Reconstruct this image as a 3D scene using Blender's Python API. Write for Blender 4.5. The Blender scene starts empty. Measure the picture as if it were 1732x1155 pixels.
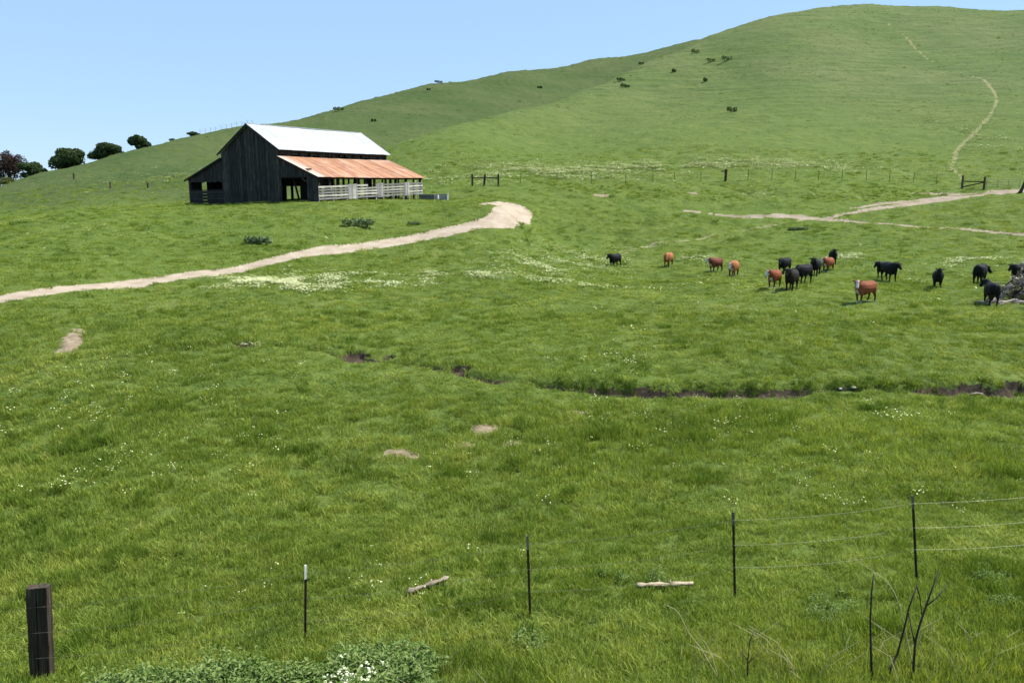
import bpy, bmesh, math, random
import numpy as np
from mathutils import Vector, Matrix

R = math.radians
random.seed(7)
rng = np.random.default_rng(7)
scene = bpy.context.scene
COL = scene.collection

# ------------------------------------------------------------------ camera
PW, PH, FPX = 1732.0, 1155.0, 1300.0
PITCH = math.atan(225.5 / FPX)
EYE = 8.0
cam_data = bpy.data.cameras.new('camera')
cam_data.sensor_width = 36.0
cam_data.lens = 36.0 * FPX / PW
cam_data.clip_start = 0.1
cam_data.clip_end = 9000.0
cam = bpy.data.objects.new('camera', cam_data)
cam.location = (0, 0, EYE)
cam.rotation_euler = (math.pi / 2 - PITCH, 0, 0)
COL.objects.link(cam)
scene.camera = cam

# ------------------------------------------------------------------ light
SUN_EL = 56.0
SUN_VEC = Vector((0.95, 0.20, 0)).normalized()
sd = Vector((SUN_VEC.x * math.cos(R(SUN_EL)), SUN_VEC.y * math.cos(R(SUN_EL)), math.sin(R(SUN_EL))))
world = bpy.data.worlds.new('World')
scene.world = world
world.use_nodes = True
wn = world.node_tree
wn.nodes.clear()
sky = wn.nodes.new('ShaderNodeTexSky')
sky.sky_type = 'NISHITA'
sky.sun_disc = False
sky.sun_elevation = R(SUN_EL)
sky.sun_rotation = math.atan2(SUN_VEC.x, SUN_VEC.y)
sky.altitude = 150
sky.air_density = 1.0
sky.dust_density = 0.2
sky.ozone_density = 1.6
bg = wn.nodes.new('ShaderNodeBackground')
bg.inputs[1].default_value = 0.10
wo = wn.nodes.new('ShaderNodeOutputWorld')
mixs = wn.nodes.new('ShaderNodeMix'); mixs.data_type = 'RGBA'; mixs.inputs[0].default_value = 0.72
mixs.inputs[7].default_value = (2.25, 3.55, 5.35, 1)          # thin even haze-blue veil over the whole sky
wn.links.new(sky.outputs[0], mixs.inputs[6])
wn.links.new(mixs.outputs[2], bg.inputs[0])
wn.links.new(bg.outputs[0], wo.inputs[0])
ld = bpy.data.lights.new('sun', 'SUN')
ld.energy = 4.2
ld.angle = R(0.53)
ld.color = (1.0, 0.95, 0.87)
sun = bpy.data.objects.new('sun', ld)
sun.rotation_euler = sd.to_track_quat('Z', 'Y').to_euler()
sun.location = (60, 20, 90)
COL.objects.link(sun)
vs = scene.view_settings
vs.view_transform = 'Standard'
vs.look = 'None'
vs.gamma = 1.0
vs.exposure = 0.95
vs.use_curve_mapping = False
scene.cycles.max_bounces = 6
scene.cycles.diffuse_bounces = 3
scene.cycles.transparent_max_bounces = 6
scene.cycles.use_denoising = True

# ------------------------------------------------------------------ helpers
def ray(X, Y):
    u = (X - PW / 2) / FPX
    v = (PH / 2 - Y) / FPX
    return (u, math.cos(PITCH) + v * math.sin(PITCH), -math.sin(PITCH) + v * math.cos(PITCH))

def at(X, Y, y):
    """world point seen in direction (X, Y) whose forward distance is y"""
    a, b, c = ray(X, Y)
    return (a / b * y, y, c / b * y + EYE)

def _hash(ix, iy, seed):
    n = (ix.astype(np.int64) * 374761393 + iy.astype(np.int64) * 668265263 + seed * 1442695041) & 0xffffffff
    n = ((n ^ (n >> 13)) * 1274126177) & 0xffffffff
    n = (n ^ (n >> 16)) & 0xffffffff
    return n / 4294967295.0

def vnoise(x, y, seed=0):
    ix = np.floor(x); iy = np.floor(y)
    fx = x - ix; fy = y - iy
    fx = fx * fx * fx * (fx * (fx * 6 - 15) + 10); fy = fy * fy * fy * (fy * (fy * 6 - 15) + 10)
    a = _hash(ix, iy, seed); b = _hash(ix + 1, iy, seed)
    c = _hash(ix, iy + 1, seed); d = _hash(ix + 1, iy + 1, seed)
    return (a * (1 - fx) + b * fx) * (1 - fy) + (c * (1 - fx) + d * fx) * fy

def fbm(x, y, scale, octs=3, seed=0, gain=0.5):
    """about -1..1; the lattice is turned a little at every octave"""
    s = 0; amp = 1; tot = 0
    f = 1.0 / scale
    for k in range(octs):
        ca, sa = math.cos(0.6 + k * 1.1), math.sin(0.6 + k * 1.1)
        s = s + amp * (vnoise((x * ca - y * sa) * f + 17.3 * k, (x * sa + y * ca) * f - 9.1 * k, seed + k) * 2 - 1)
        tot += amp; amp *= gain; f *= 2.03
    return s / tot

def smooth(a, b, x):
    t = np.clip((x - a) / (b - a), 0, 1)
    return t * t * (3 - 2 * t)

# ------------------------------------------------------------------ land form
# surveyed spot heights: (direction X, direction Y, forward distance)
FRONT = [
    # near field, left to right
    (70, 1165, 10.8), (516, 1085, 11.5), (896, 1050, 11.7), (1242, 1012, 12.0), (1550, 985, 12.3), (1760, 965, 12.6),
    (60, 990, 14.5), (500, 950, 15), (900, 920, 15.5), (1300, 880, 16), (1700, 850, 16.5),
    (60, 850, 19), (500, 830, 19.5), (900, 800, 20), (1300, 760, 20.5), (1700, 740, 21),
    (0, 620, 29), (250, 600, 30), (420, 592, 30.5), (600, 612, 30), (780, 626, 28.5), (1000, 650, 27), (1200, 662, 26.5), (1400, 655, 27), (1732, 668, 26.5),
    (0, 560, 32.5), (300, 540, 36), (600, 550, 35.5), (900, 560, 34), (1200, 560, 34), (1500, 560, 34.5), (1732, 560, 34.5),
    (0, 505, 37), (200, 478, 44), (400, 455, 50), (600, 415, 58), (700, 400, 62), (800, 375, 66), (860, 352, 71), (600, 480, 46), (400, 490, 42),
    (900, 480, 48), (1100, 500, 45), (1460, 511, 42), (1732, 513, 41), (1320, 488, 46.5), (1240, 470, 55), (1040, 450, 66), (1400, 460, 60), (1650, 480, 50), (900, 430, 62),
    (1040, 415, 75), (900, 385, 74), (1250, 415, 73), (1500, 420, 68), (1732, 430, 62),
    (1240, 365, 84), (1000, 350, 84), (1380, 370, 82), (1500, 380, 78), (1732, 391, 72), (1732, 352, 80),
    (1100, 332, 89), (1300, 336, 89), (1560, 332, 92), (1700, 325, 90), (900, 332, 86),
    # barn knoll
    (0, 378, 60), (130, 358, 68), (320, 349, 76), (430, 346, 74), (540, 343, 71.5), (640, 341, 77), (714, 338, 85), (760, 338, 84), (830, 336, 82),
    (200, 420, 52), (400, 400, 58), (560, 380, 63), (50, 450, 45),
    # behind the barn: level ground, the ridge behind takes over
    (-150, 420, 80), (0, 400, 95), (300, 352, 100), (500, 340, 105), (600, 325, 100),
    # fence foot and lower hill
    (830, 313, 95), (1100, 308, 97), (1227, 306, 98), (1450, 306, 99), (1650, 318, 95), (1732, 316, 96),
    (660, 285, 112), (850, 270, 115), (1100, 265, 118), (1400, 262, 122), (1700, 258, 122),
    (655, 247, 128), (750, 219, 146), (820, 201, 162), (866, 189, 174), (950, 164, 198), (1030, 136, 222), (1090, 108, 245), (1180, 74, 275), (1300, 39, 300), (1400, 17, 310), (1470, 8, 312), (1600, 13, 312), (1732, 18, 310), (1850, 24, 310),
    (900, 232, 145), (1000, 200, 170), (1100, 160, 200), (1200, 110, 230), (1100, 220, 145), (1300, 200, 155), (1300, 120, 210), (1500, 220, 145), (1500, 130, 205), (1700, 200, 150), (1700, 120, 205), (1500, 60, 260), (1700, 60, 260),
]
def below(X, Y, d0, d1, drop):
    """a spot behind a crest (X, Y, d0): at distance d1 and `drop` metres lower"""
    x, y, z = at(X, Y, d0)
    return (x / y * d1, d1, z - drop)
FRONT_PTS = [at(*p) for p in FRONT]
FRONT_PTS += [below(655, 248, 128, 150, 2.5), below(655, 248, 128, 200, 8), below(750, 219, 146, 168, 3.5), below(820, 201, 162, 188, 5), below(866, 189, 174, 200, 6), below(820, 201, 162, 240, 16),
              below(950, 162, 200, 230, 6), below(950, 162, 200, 290, 20), below(1090, 105, 245, 275, 7), below(1090, 105, 245, 340, 30),
              below(1180, 68, 275, 310, 8), below(1300, 28, 300, 345, 10), below(1470, 8, 312, 370, 9), below(1732, 18, 310, 370, 9),
              below(1470, 8, 312, 600, 60), below(1732, 18, 310, 600, 60), below(1180, 68, 275, 600, 70), below(655, 248, 128, 400, 25),
              below(300, 352, 100, 200, 2), below(0, 400, 95, 200, 2), below(300, 352, 100, 500, 10), below(-150, 420, 80, 400, 6)]
FRONT_PTS += [(-6, 8.5, 1.7), (0, 8.5, 2.0), (6, 8.5, 2.3), (-6, 6, 2.35), (0, 6, 2.55), (6, 6, 2.8), (0, 4, 3.5), (-4, 4, 3.4), (4, 4, 3.6)]
BACK = [
    (-200, 352, 125), (-200, 365, 95), (0, 365, 92), (0, 342, 115), (0, 317, 150), (60, 298, 154), (130, 283, 158), (200, 262, 164), (200, 300, 128), (200, 335, 102),
    (300, 237, 176), (300, 270, 148), (300, 300, 122), (300, 335, 102), (365, 222, 188), (420, 211.5, 198), (420, 260, 158), (420, 320, 110), (530, 194, 220), (530, 230, 180), (530, 300, 125), (620, 168, 240), (720, 143, 260),
    (860, 121, 285), (1000, 101, 310), (1110, 84, 325), (1180, 67, 335), (720, 220, 190), (720, 180, 220), (860, 185, 225), (1000, 140, 270), (720, 300, 130),
    (860, 250, 170), (1000, 200, 225), (1180, 110, 290), (1400, 60, 350), (1800, 60, 360),
]
BACK_PTS = [at(*p) for p in BACK]
BACK_PTS += [below(0, 317, 150, 175, 2.5), below(0, 317, 150, 230, 9), below(200, 262, 164, 195, 3), below(200, 262, 164, 250, 9),
             below(420, 211.5, 198, 230, 3), below(420, 211.5, 198, 300, 12), below(720, 143, 260, 300, 5), below(720, 143, 260, 380, 16),
             below(1000, 101, 310, 350, 6), below(1000, 101, 310, 440, 20), below(1180, 67, 335, 385, 7), below(1180, 67, 335, 500, 26),
             below(-200, 352, 125, 150, 2), below(-200, 352, 125, 250, 8), below(0, 317, 150, 600, 20), below(720, 143, 260, 700, 50), below(1400, 60, 350, 700, 60)]

def tps_fit(pts, lam):
    p = np.array(pts, float)
    a = p[:, 0] / p[:, 1] * 2.2
    b = np.log(p[:, 1])
    e = (p[:, 2] - EYE) / p[:, 1]
    n = len(p)
    def U(r2):
        return 0.5 * r2 * np.log(r2 + 1e-12)
    K = U((a[:, None] - a[None]) ** 2 + (b[:, None] - b[None]) ** 2) + lam * np.eye(n)
    Pm = np.stack([np.ones(n), a, b], 1)
    A = np.zeros((n + 3, n + 3)); A[:n, :n] = K; A[:n, n:] = Pm; A[n:, :n] = Pm.T
    w = np.linalg.solve(A, np.concatenate([e, np.zeros(3)]))
    def ev(aa, bb):
        out = w[n] + w[n + 1] * aa + w[n + 2] * bb
        for i in range(n):
            out = out + w[i] * U((aa - a[i]) ** 2 + (bb - b[i]) ** 2)
        return out
    return ev
N_T, N_B = 260, 420
T_AX = np.linspace(-1.25, 1.25, N_T)
B_AX = np.linspace(math.log(3.5), math.log(700), N_B)
gt, gb = np.meshgrid(T_AX, B_AX)
GF = tps_fit(FRONT_PTS, 0.0006)(gt * 2.2, gb)
GB = tps_fit(BACK_PTS, 0.0006)(gt * 2.2, gb)

def _lookup(G, t, b):
    i = np.clip((t - T_AX[0]) / (T_AX[1] - T_AX[0]), 0, N_T - 1.001)
    j = np.clip((b - B_AX[0]) / (B_AX[1] - B_AX[0]), 0, N_B - 1.001)
    i0 = i.astype(int); j0 = j.astype(int); fi = i - i0; fj = j - j0
    return (G[j0, i0] * (1 - fi) + G[j0, i0 + 1] * fi) * (1 - fj) + (G[j0 + 1, i0] * (1 - fi) + G[j0 + 1, i0 + 1] * fi) * fj

def base_height(x, y):
    yc = np.clip(y, 3.6, 690)
    t = np.clip(x / yc, -1.2, 1.2)
    b = np.log(yc)
    zf = _lookup(GF, t, b) * yc + EYE
    zb = _lookup(GB, t, b) * yc + EYE
    zb = np.where(yc < 85, zb - (85 - yc) * 0.6, zb)
    zb = zb - 22 * smooth(-0.08, 0.05, t) * smooth(215, 140, yc) - 45 * smooth(0.245, 0.33, t)
    k = 0.7
    h = np.clip(0.5 + 0.5 * (zf - zb) / k, 0, 1)
    z = zb * (1 - h) + zf * h + k * h * (1 - h)
    z = 6.25 + (z - 6.25) * smooth(0.8, 3.9, y)
    far = smooth(450, 900, y)
    return z * (1 - far) + 12.0 * far

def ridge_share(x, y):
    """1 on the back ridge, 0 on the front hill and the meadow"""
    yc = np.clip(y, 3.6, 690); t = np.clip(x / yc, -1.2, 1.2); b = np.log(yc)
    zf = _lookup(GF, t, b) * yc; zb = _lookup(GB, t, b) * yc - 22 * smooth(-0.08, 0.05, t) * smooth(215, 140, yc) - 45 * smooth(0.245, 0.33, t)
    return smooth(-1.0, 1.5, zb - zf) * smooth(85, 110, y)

def polyline_world(pts, zfun):
    out = []
    for X, Y in pts:
        out.append(ground_hit(X, Y, zfun))
    return np.array(out)

def ground_hit(X, Y, zfun=None):
    """first point of the land along a direction"""
    zfun = zfun or (lambda x, y: base_height(x, y))
    a, b, c = ray(X, Y)
    ys = np.exp(np.linspace(math.log(5), math.log(600), 1500))
    z = c / b * ys + EYE - zfun(a / b * ys, ys)
    k = np.argmax(z < 0)
    if not (z < 0).any():
        return (a / b * 300, 300.0)
    if k == 0: return (a / b * ys[0], ys[0])
    f = z[k - 1] / (z[k - 1] - z[k])
    y = ys[k - 1] + f * (ys[k] - ys[k - 1])
    return (a / b * y, y)

def dist_poly(x, y, line, extra=None):
    """distance to a world polyline; also the value of `extra` (per vertex) at the closest point"""
    L0 = np.array([q[:2] for q in line])
    box = (x > L0[:, 0].min() - 9) & (x < L0[:, 0].max() + 9) & (y > L0[:, 1].min() - 9) & (y < L0[:, 1].max() + 9)
    if x.size > 5000 and not box.all():
        B_ = np.full(x.shape, 1e9); V_ = np.zeros(x.shape)
        if box.any():
            r = dist_poly(x[box], y[box], line, extra)
            if extra is not None: B_[box], V_[box] = r
            else: B_[box] = r
        return (B_, V_) if extra is not None else B_
    best = np.full(np.shape(x), 1e9); val = np.zeros(np.shape(x))
    for i in range(len(line) - 1):
        ax, ay = line[i][:2]; bx, by = line[i + 1][:2]
        dx, dy = bx - ax, by - ay
        L = dx * dx + dy * dy + 1e-9
        s = np.clip(((x - ax) * dx + (y - ay) * dy) / L, 0, 1)
        d = np.hypot(x - ax - s * dx, y - ay - s * dy)
        m = d < best
        best = np.where(m, d, best)
        if extra is not None:
            val = np.where(m, extra[i] * (1 - s) + extra[i + 1] * s, val)
    return (best, val) if extra is not None else best

def densify(line, extra=None, n=6):
    P = [np.array(p[:2]) for p in line]; out = []; ex = []
    for i in range(len(P) - 1):
        p0 = P[max(i - 1, 0)]; p1 = P[i]; p2 = P[i + 1]; p3 = P[min(i + 2, len(P) - 1)]
        for k in range(n):
            t = k / n
            out.append(0.5 * ((2 * p1) + (-p0 + p2) * t + (2 * p0 - 5 * p1 + 4 * p2 - p3) * t * t + (-p0 + 3 * p1 - 3 * p2 + p3) * t ** 3))
            if extra is not None: ex.append(extra[i] * (1 - t) + extra[i + 1] * t)
    out.append(P[-1])
    if extra is not None: ex.append(extra[-1]); return out, ex
    return out

# ------------------------------------------------------------------ ways and water (centre lines in world metres)
def way(spec):
    pts = [ground_hit(X, Y) for X, Y, w in spec]
    return densify(pts, [w for X, Y, w in spec], 5)
ROAD, ROAD_W = way([(-120, 520, .66), (0, 505, .66), (150, 485, .66), (300, 464, .7), (450, 441, .76), (600, 417, .85), (720, 398, .95), (800, 382, 1.1), (850, 368, 1.25), (876, 357, 1.3), (872, 349.5, 1.3), (855, 346, 1.25), (838, 344.5, 1.0), (822, 344, .7)])
PATHS = [
    way([(1150, 355, .08), (1190, 358, .14), (1235, 363, .38), (1290, 365, .65), (1350, 367, .75), (1400, 371, .6), (1460, 377, .28), (1520, 381, .14), (1600, 386, .22), (1680, 390, .32), (1760, 394, .38)]),
    way([(1385, 371, .38), (1420, 364, .5), (1470, 354, .36), (1530, 347, .55), (1600, 337, .95), (1650, 331, 1.3), (1710, 325, 1.7), (1790, 322, 1.7)]),
    way([(1440, 352, .1), (1500, 344, .28), (1560, 338, .5), (1610, 333, .8)]),
    way([(1545, 327.5, .25), (1590, 327.5, .45), (1650, 327, .6)]),
]
TRAILS = [
    way([(1634, 308, .1), (1622, 296, .2), (1612, 284, .24), (1614, 270, .28), (1622, 250, .24), (1640, 233, .28), (1660, 213, .32), (1676, 195, .18), (1686, 172, .16), (1678, 150, .2), (1662, 135, .16), (1640, 129, .1)]),
    way([(1590, 112, .04), (1568, 100, .09), (1545, 78, .09), (1524, 56, .08), (1500, 40, .05)]),
    way([(1360, 372, .18), (1310, 380, .15), (1240, 391, .12), (1160, 406, .14), (1080, 420, .14), (1030, 433, .1)]),
]
CREEK, CREEK_W = way([(180, 604, .02), (300, 597, .06), (400, 588, .12), (470, 586, .08), (540, 594, .08), (600, 606, .16), (680, 612, .12), (780, 624, .16), (830, 634, .14), (950, 643, .2), (1060, 652, .30), (1160, 656, .40),
                  (1280, 656, .36), (1380, 652, .2), (1470, 652, .2), (1560, 654, .34), (1640, 652, .5), (1710, 656, .6), (1800, 660, .6)])
def blob(X, Y, rx, ry, rot=0.0):
    x, y = ground_hit(X, Y)
    return (x, y, rx, ry, rot)
BARE = [blob(120, 575, .42, 1.7, -.35), blob(818, 722, .42, .4), blob(675, 768, .5, .3), blob(790, 747, .26, .18), blob(866, 745, .3, .18), blob(975, 690, .4, .14), blob(1015, 331, .9, .35), blob(1172, 327, .8, .25)]
GULLY = [blob(600, 600, .65, .6), blob(655, 603, .3, .3), blob(780, 618, .5, .3), blob(415, 583, .5, .35), blob(1655, 646, .75, .3), blob(1726, 648, .8, .45), blob(265, 600, .3, .2), blob(690, 600, .4, .15)]

def blob_d(x, y, b):
    ca, sa = math.cos(b[4]), math.sin(b[4])
    dx = x - b[0]; dy = y - b[1]
    return np.hypot((dx * ca - dy * sa) / b[2], (dx * sa + dy * ca) / b[3])

BARN_O = at(539, 341, 72)           # near right corner of the barn on the ground
BARN_ROT = R(-30)
def barn_uv(x, y):
    c, s = math.cos(BARN_ROT), math.sin(BARN_ROT)
    dx = x - BARN_O[0]; dy = y - BARN_O[1]
    return dx * c + dy * s, -dx * s + dy * c

def surface(x, y, detail=True):
    """height of the land with its relief; also the cover class: 0 grass 1 road 2 path 3 bare soil 4 creek bed 5 trail"""
    x = np.asarray(x, float); y = np.asarray(y, float)
    z = base_height(x, y)
    cls = np.zeros(x.shape, int)
    edge = fbm(x, y, 0.9, 3, 5)
    amp = np.ones(x.shape)
    near = (y > 30) & (y < 105)
    # road
    d, w = dist_poly(x, y, ROAD, ROAD_W)
    dd = d - w * (1 + 0.16 * edge) - 0.22 * fbm(x, y, 3.0, 3, 6)
    m = dd < 0
    cls[m] = 1
    z = z - 0.10 * smooth(0.5, -0.3, dd)
    amp = amp * (0.12 + 0.88 * smooth(0.0, 1.2, dd))
    for L, W in PATHS:
        d, w = dist_poly(x, y, L, W)
        dd = d - w * (1 + 0.5 * edge) - 0.25 * (fbm(x, y, 2.5, 2, 15))
        cls[(dd < 0) & (cls == 0)] = 2
        z = z - 0.06 * smooth(0.4, -0.2, dd)
        amp = amp * (0.15 + 0.85 * smooth(-.1, 0.8, dd))
    for L, W in TRAILS:
        d, w = dist_poly(x, y, L, W)
        dd = d - w * (0.75 + 0.9 * edge)
        cls[(dd < 0) & (cls == 0) & (fbm(x, y, 1.6, 2, 9) > -0.35)] = 5
        z = z - 0.15 * smooth(0.5, -0.2, dd)
    for b in BARE:
        q = blob_d(x, y, b) + 0.45 * fbm(x, y, 0.35, 3, 19)
        cls[(q < 0.9) & (cls == 0)] = 3
        z = z + 0.05 * smooth(1.3, 0.4, q)
    # creek: sunken channel, the far bank the steeper one
    wig = 0.28 * fbm(x, y, 2.2, 3, 21)
    d, w = dist_poly(x, y, CREEK, CREEK_W)
    dd = d + wig - w
    w = w * (0.95 + 0.7 * fbm(x, y, 2.4, 3, 77)); dd = d + wig * .8 - w
    dep = smooth(0.26, -0.20, dd) * (0.26 + 0.30 * np.clip(w, 0, 1.1))
    for b in GULLY:
        q = blob_d(x, y, b) + 0.4 * fbm(x, y, 0.5, 3, 29)
        dep = np.maximum(dep, smooth(1.2, 0.6, q) * (0.34 if b[0] < 5 else 0.46))
    dep = np.where((y > 20) & (y < 40), dep, 0)
    _, yn = dist_poly(x, y, CREEK, [q[1] for q in CREEK])
    z = z + 0.17 * np.exp(-((y - yn - w - .2) / 0.7) ** 2) * (y > yn + w * .5) * smooth(0.02, .3, w) * (0.7 + .6 * fbm(x, y, 1.9, 3, 88)) * (d < 5)
    # the meadow sags gently towards the water
    z = z - 0.25 * np.exp(-(d / 2.6) ** 2) * smooth(0.02, .3, w)
    z = z - dep
    cls[(dep > 0.20 + 0.12 * edge) & ((y > yn - .35 * w) | (d > 1.5))] = 4
    # barn pad
    u, v = barn_uv(x, y)
    inb = smooth(3, 0, np.maximum(np.maximum(u - 0, -19 - u), np.maximum(-v, v - 16)))
    amp = amp * (1 - 0.85 * inb)
    if detail:
        dist = np.hypot(x, y)
        big = 0.22 * fbm(x, y, 9.0, 3, 31) * smooth(8, 25, dist) * (1 - 0.7 * inb) + 0.45 * fbm(x, y, 38, 2, 33) * smooth(110, 190, dist)
        t1 = fbm(x, y, 1.7, 3, 41)
        t1 = np.maximum(t1, -0.1) ** 1
        t2 = fbm(x, y, 0.55, 2, 43)
        # cattle-trodden terracettes: short steps that run along the slope
        t3 = fbm(x * 0.35, y * 1.0 + 0.8 * t1, 2.6, 2, 47)
        rel = (0.13 + 0.13 * smooth(35, 60, dist)) * t1 + 0.045 * t2 * smooth(90, 60, dist) + 0.10 * t3 * smooth(30, 60, dist) + 0.10 * smooth(100, 160, dist) * fbm(x, y, 3.2, 2, 53)
        z = z + big + rel * amp
    return z, cls

def gz(x, y):
    z, c = surface(np.array([float(x)]), np.array([float(y)]))
    return float(z[0])

def stand(X, Y):
    """place on the land seen at (X, Y)"""
    p0 = ground_hit(X, Y)
    a, b, c = ray(X, Y)
    ys = np.linspace(p0[1] * 0.94 - .5, p0[1] * 1.06 + .5, 160)
    df = c / b * ys + EYE - surface(a / b * ys, ys)[0]
    k = int(np.argmax(df < 0)) if (df < 0).any() else 80
    p = (a / b * ys[k], ys[k])
    return Vector((p[0], p[1], gz(p[0], p[1])))

# ------------------------------------------------------------------ materials
def new_mat(name):
    m = bpy.data.materials.new(name)
    m.use_nodes = True
    nt = m.node_tree
    nt.nodes.clear()
    return m, nt

class NT:
    def __init__(s, nt): s.nt = nt; s.n = nt.nodes; s.l = nt.links
    def node(s, t, **kw):
        n = s.n.new(t)
        for k, v in kw.items():
            if k.startswith('i_'):
                key = k[2:]
                key = int(key) if key.isdigit() else key
                s.set(n.inputs[key], v)
            else: setattr(n, k, v)
        return n
    def set(s, inp, v):
        if isinstance(v, bpy.types.NodeSocket): s.l.new(v, inp)
        else: inp.default_value = v
    def noise(s, vec, scale, detail=3, rough=0.55, dist=0.0):
        n = s.node('ShaderNodeTexNoise')
        n.inputs['Scale'].default_value = scale; n.inputs['Detail'].default_value = detail
        n.inputs['Roughness'].default_value = rough; n.inputs['Distortion'].default_value = dist
        s.l.new(vec, n.inputs['Vector'])
        return n.outputs['Fac']
    def ramp(s, fac, stops):
        n = s.node('ShaderNodeValToRGB')
        e = n.color_ramp.elements
        while len(e) < len(stops): e.new(0.5)
        for k, (p, c) in enumerate(stops):
            e[k].position = p; e[k].color = (*c, 1) if len(c) == 3 else c
        s.l.new(fac, n.inputs[0])
        return n.outputs[0]
    def mix(s, fac, a, b, mode='MIX'):
        n = s.node('ShaderNodeMix', data_type='RGBA', blend_type=mode)
        s.set(n.inputs[0], fac)
        for i, v in ((6, a), (7, b)):
            if isinstance(v, bpy.types.NodeSocket): s.l.new(v, n.inputs[i])
            else: n.inputs[i].default_value = (*v, 1)
        return n.outputs[2]
    def math(s, op, a, b=0.0, c=0.0, clamp=False):
        n = s.node('ShaderNodeMath', operation=op, use_clamp=clamp)
        s.set(n.inputs[0], a); s.set(n.inputs[1], b); s.set(n.inputs[2], c)
        return n.outputs[0]
    def mrange(s, v, a, b, c=0.0, d=1.0):
        n = s.node('ShaderNodeMapRange')
        s.set(n.inputs[0], v)
        for i, q in ((1, a), (2, b), (3, c), (4, d)): n.inputs[i].default_value = q
        return n.outputs[0]
    def bump(s, h, strength, dist):
        n = s.node('ShaderNodeBump')
        n.inputs['Strength'].default_value = strength; n.inputs['Distance'].default_value = dist
        s.l.new(h, n.inputs['Height'])
        return n.outputs[0]
    def scaled(s, vec, sc, rot=(0, 0, 0)):
        n = s.node('ShaderNodeMapping'); n.inputs['Scale'].default_value = sc; n.inputs['Rotation'].default_value = rot
        s.l.new(vec, n.inputs[0]); return n.outputs[0]
    def out(s, shader):
        o = s.node('ShaderNodeOutputMaterial'); s.l.new(shader, o.inputs[0])
    def principled(s, color, rough=0.8, normal=None, spec=0.3, metal=0.0):
        p = s.node('ShaderNodeBsdfPrincipled')
        if isinstance(color, bpy.types.NodeSocket): s.l.new(color, p.inputs['Base Color'])
        else: p.inputs['Base Color'].default_value = (*color, 1)
        s.set(p.inputs['Roughness'], rough)
        p.inputs['Specular IOR Level'].default_value = spec
        p.inputs['Metallic'].default_value = metal
        if normal is not None: s.l.new(normal, p.inputs['Normal'])
        return p.outputs[0]

def meadow_color(k, lift=1.0):
    """colour of the sward at a place: species patches, richer and drier spots, olive on the hill"""
    pos = k.node('ShaderNodeNewGeometry').outputs['Position']
    flat = k.scaled(pos, (1, 1, 0.3))
    a = k.noise(flat, 0.05, 4, 0.6)
    b = k.noise(flat, 0.33, 4, 0.65, 0.6)
    c = k.noise(flat, 1.6, 3, 0.6)
    col = k.ramp(b, [(0.28, (0.042, 0.080, 0.012)), (0.45, (0.082, 0.130, 0.020)), (0.60, (0.112, 0.160, 0.028)), (0.78, (0.165, 0.200, 0.058))])
    col2 = k.ramp(c, [(0.25, (0.034, 0.068, 0.012)), (0.5, (0.092, 0.140, 0.022)), (0.75, (0.155, 0.190, 0.050))])
    col = k.mix(0.42, col, col2)
    col = k.mix(k.mrange(a, 0.42, 0.62, 0.0, 0.45), col, (0.092, 0.150, 0.024))
    sep = k.node('ShaderNodeSeparateXYZ'); k.l.new(pos, sep.inputs[0])
    hill = k.mrange(sep.outputs[2], 11, 38, 0.0, 0.78)
    dry = k.ramp(k.noise(k.scaled(pos, (1, 1, 1)), 0.03, 5, 0.6), [(0.35, (0.068, 0.112, 0.028)), (0.65, (0.100, 0.130, 0.044))])
    col = k.mix(hill, col, dry)
    band = k.noise(k.scaled(pos, (0.10, 0.10, 1.5)), 1.0, 4, 0.7, 0.4)      # terracettes follow the contours
    col = k.mix(hill, col, k.mix(1.0, col, k.ramp(band, [(0.33, (0.60, 0.70, 0.58)), (0.5, (1, 1, 1)), (0.67, (1.42, 1.26, 1.35))]), 'MULTIPLY'))
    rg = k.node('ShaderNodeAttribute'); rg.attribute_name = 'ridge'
    col = k.mix(k.math('MULTIPLY', rg.outputs['Fac'], 0.8), col, k.ramp(k.noise(pos, 0.06, 4, 0.6), [(0.35, (0.044, 0.076, 0.019)), (0.65, (0.070, 0.096, 0.029))]))  # back ridge: deeper green, with its slope's dimmer light painted into the colour
    col = k.mix(1.0, col, (1.035, 0.975, 1.08), 'MULTIPLY')
    return col, pos

def grass_shader(k, col, trans=0.35, rough=0.55, spec=0.25, normal=None):
    d = k.principled(col, rough, normal, spec)
    t = k.node('ShaderNodeBsdfTranslucent')
    tc = k.mix(1.0, col, (1.25, 1.2, 0.6), 'MULTIPLY')
    k.l.new(tc, t.inputs[0])
    m = k.node('ShaderNodeMixShader'); m.inputs[0].default_value = trans
    k.l.new(d, m.inputs[1]); k.l.new(t.outputs[0], m.inputs[2])
    return m.outputs[0]

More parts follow.
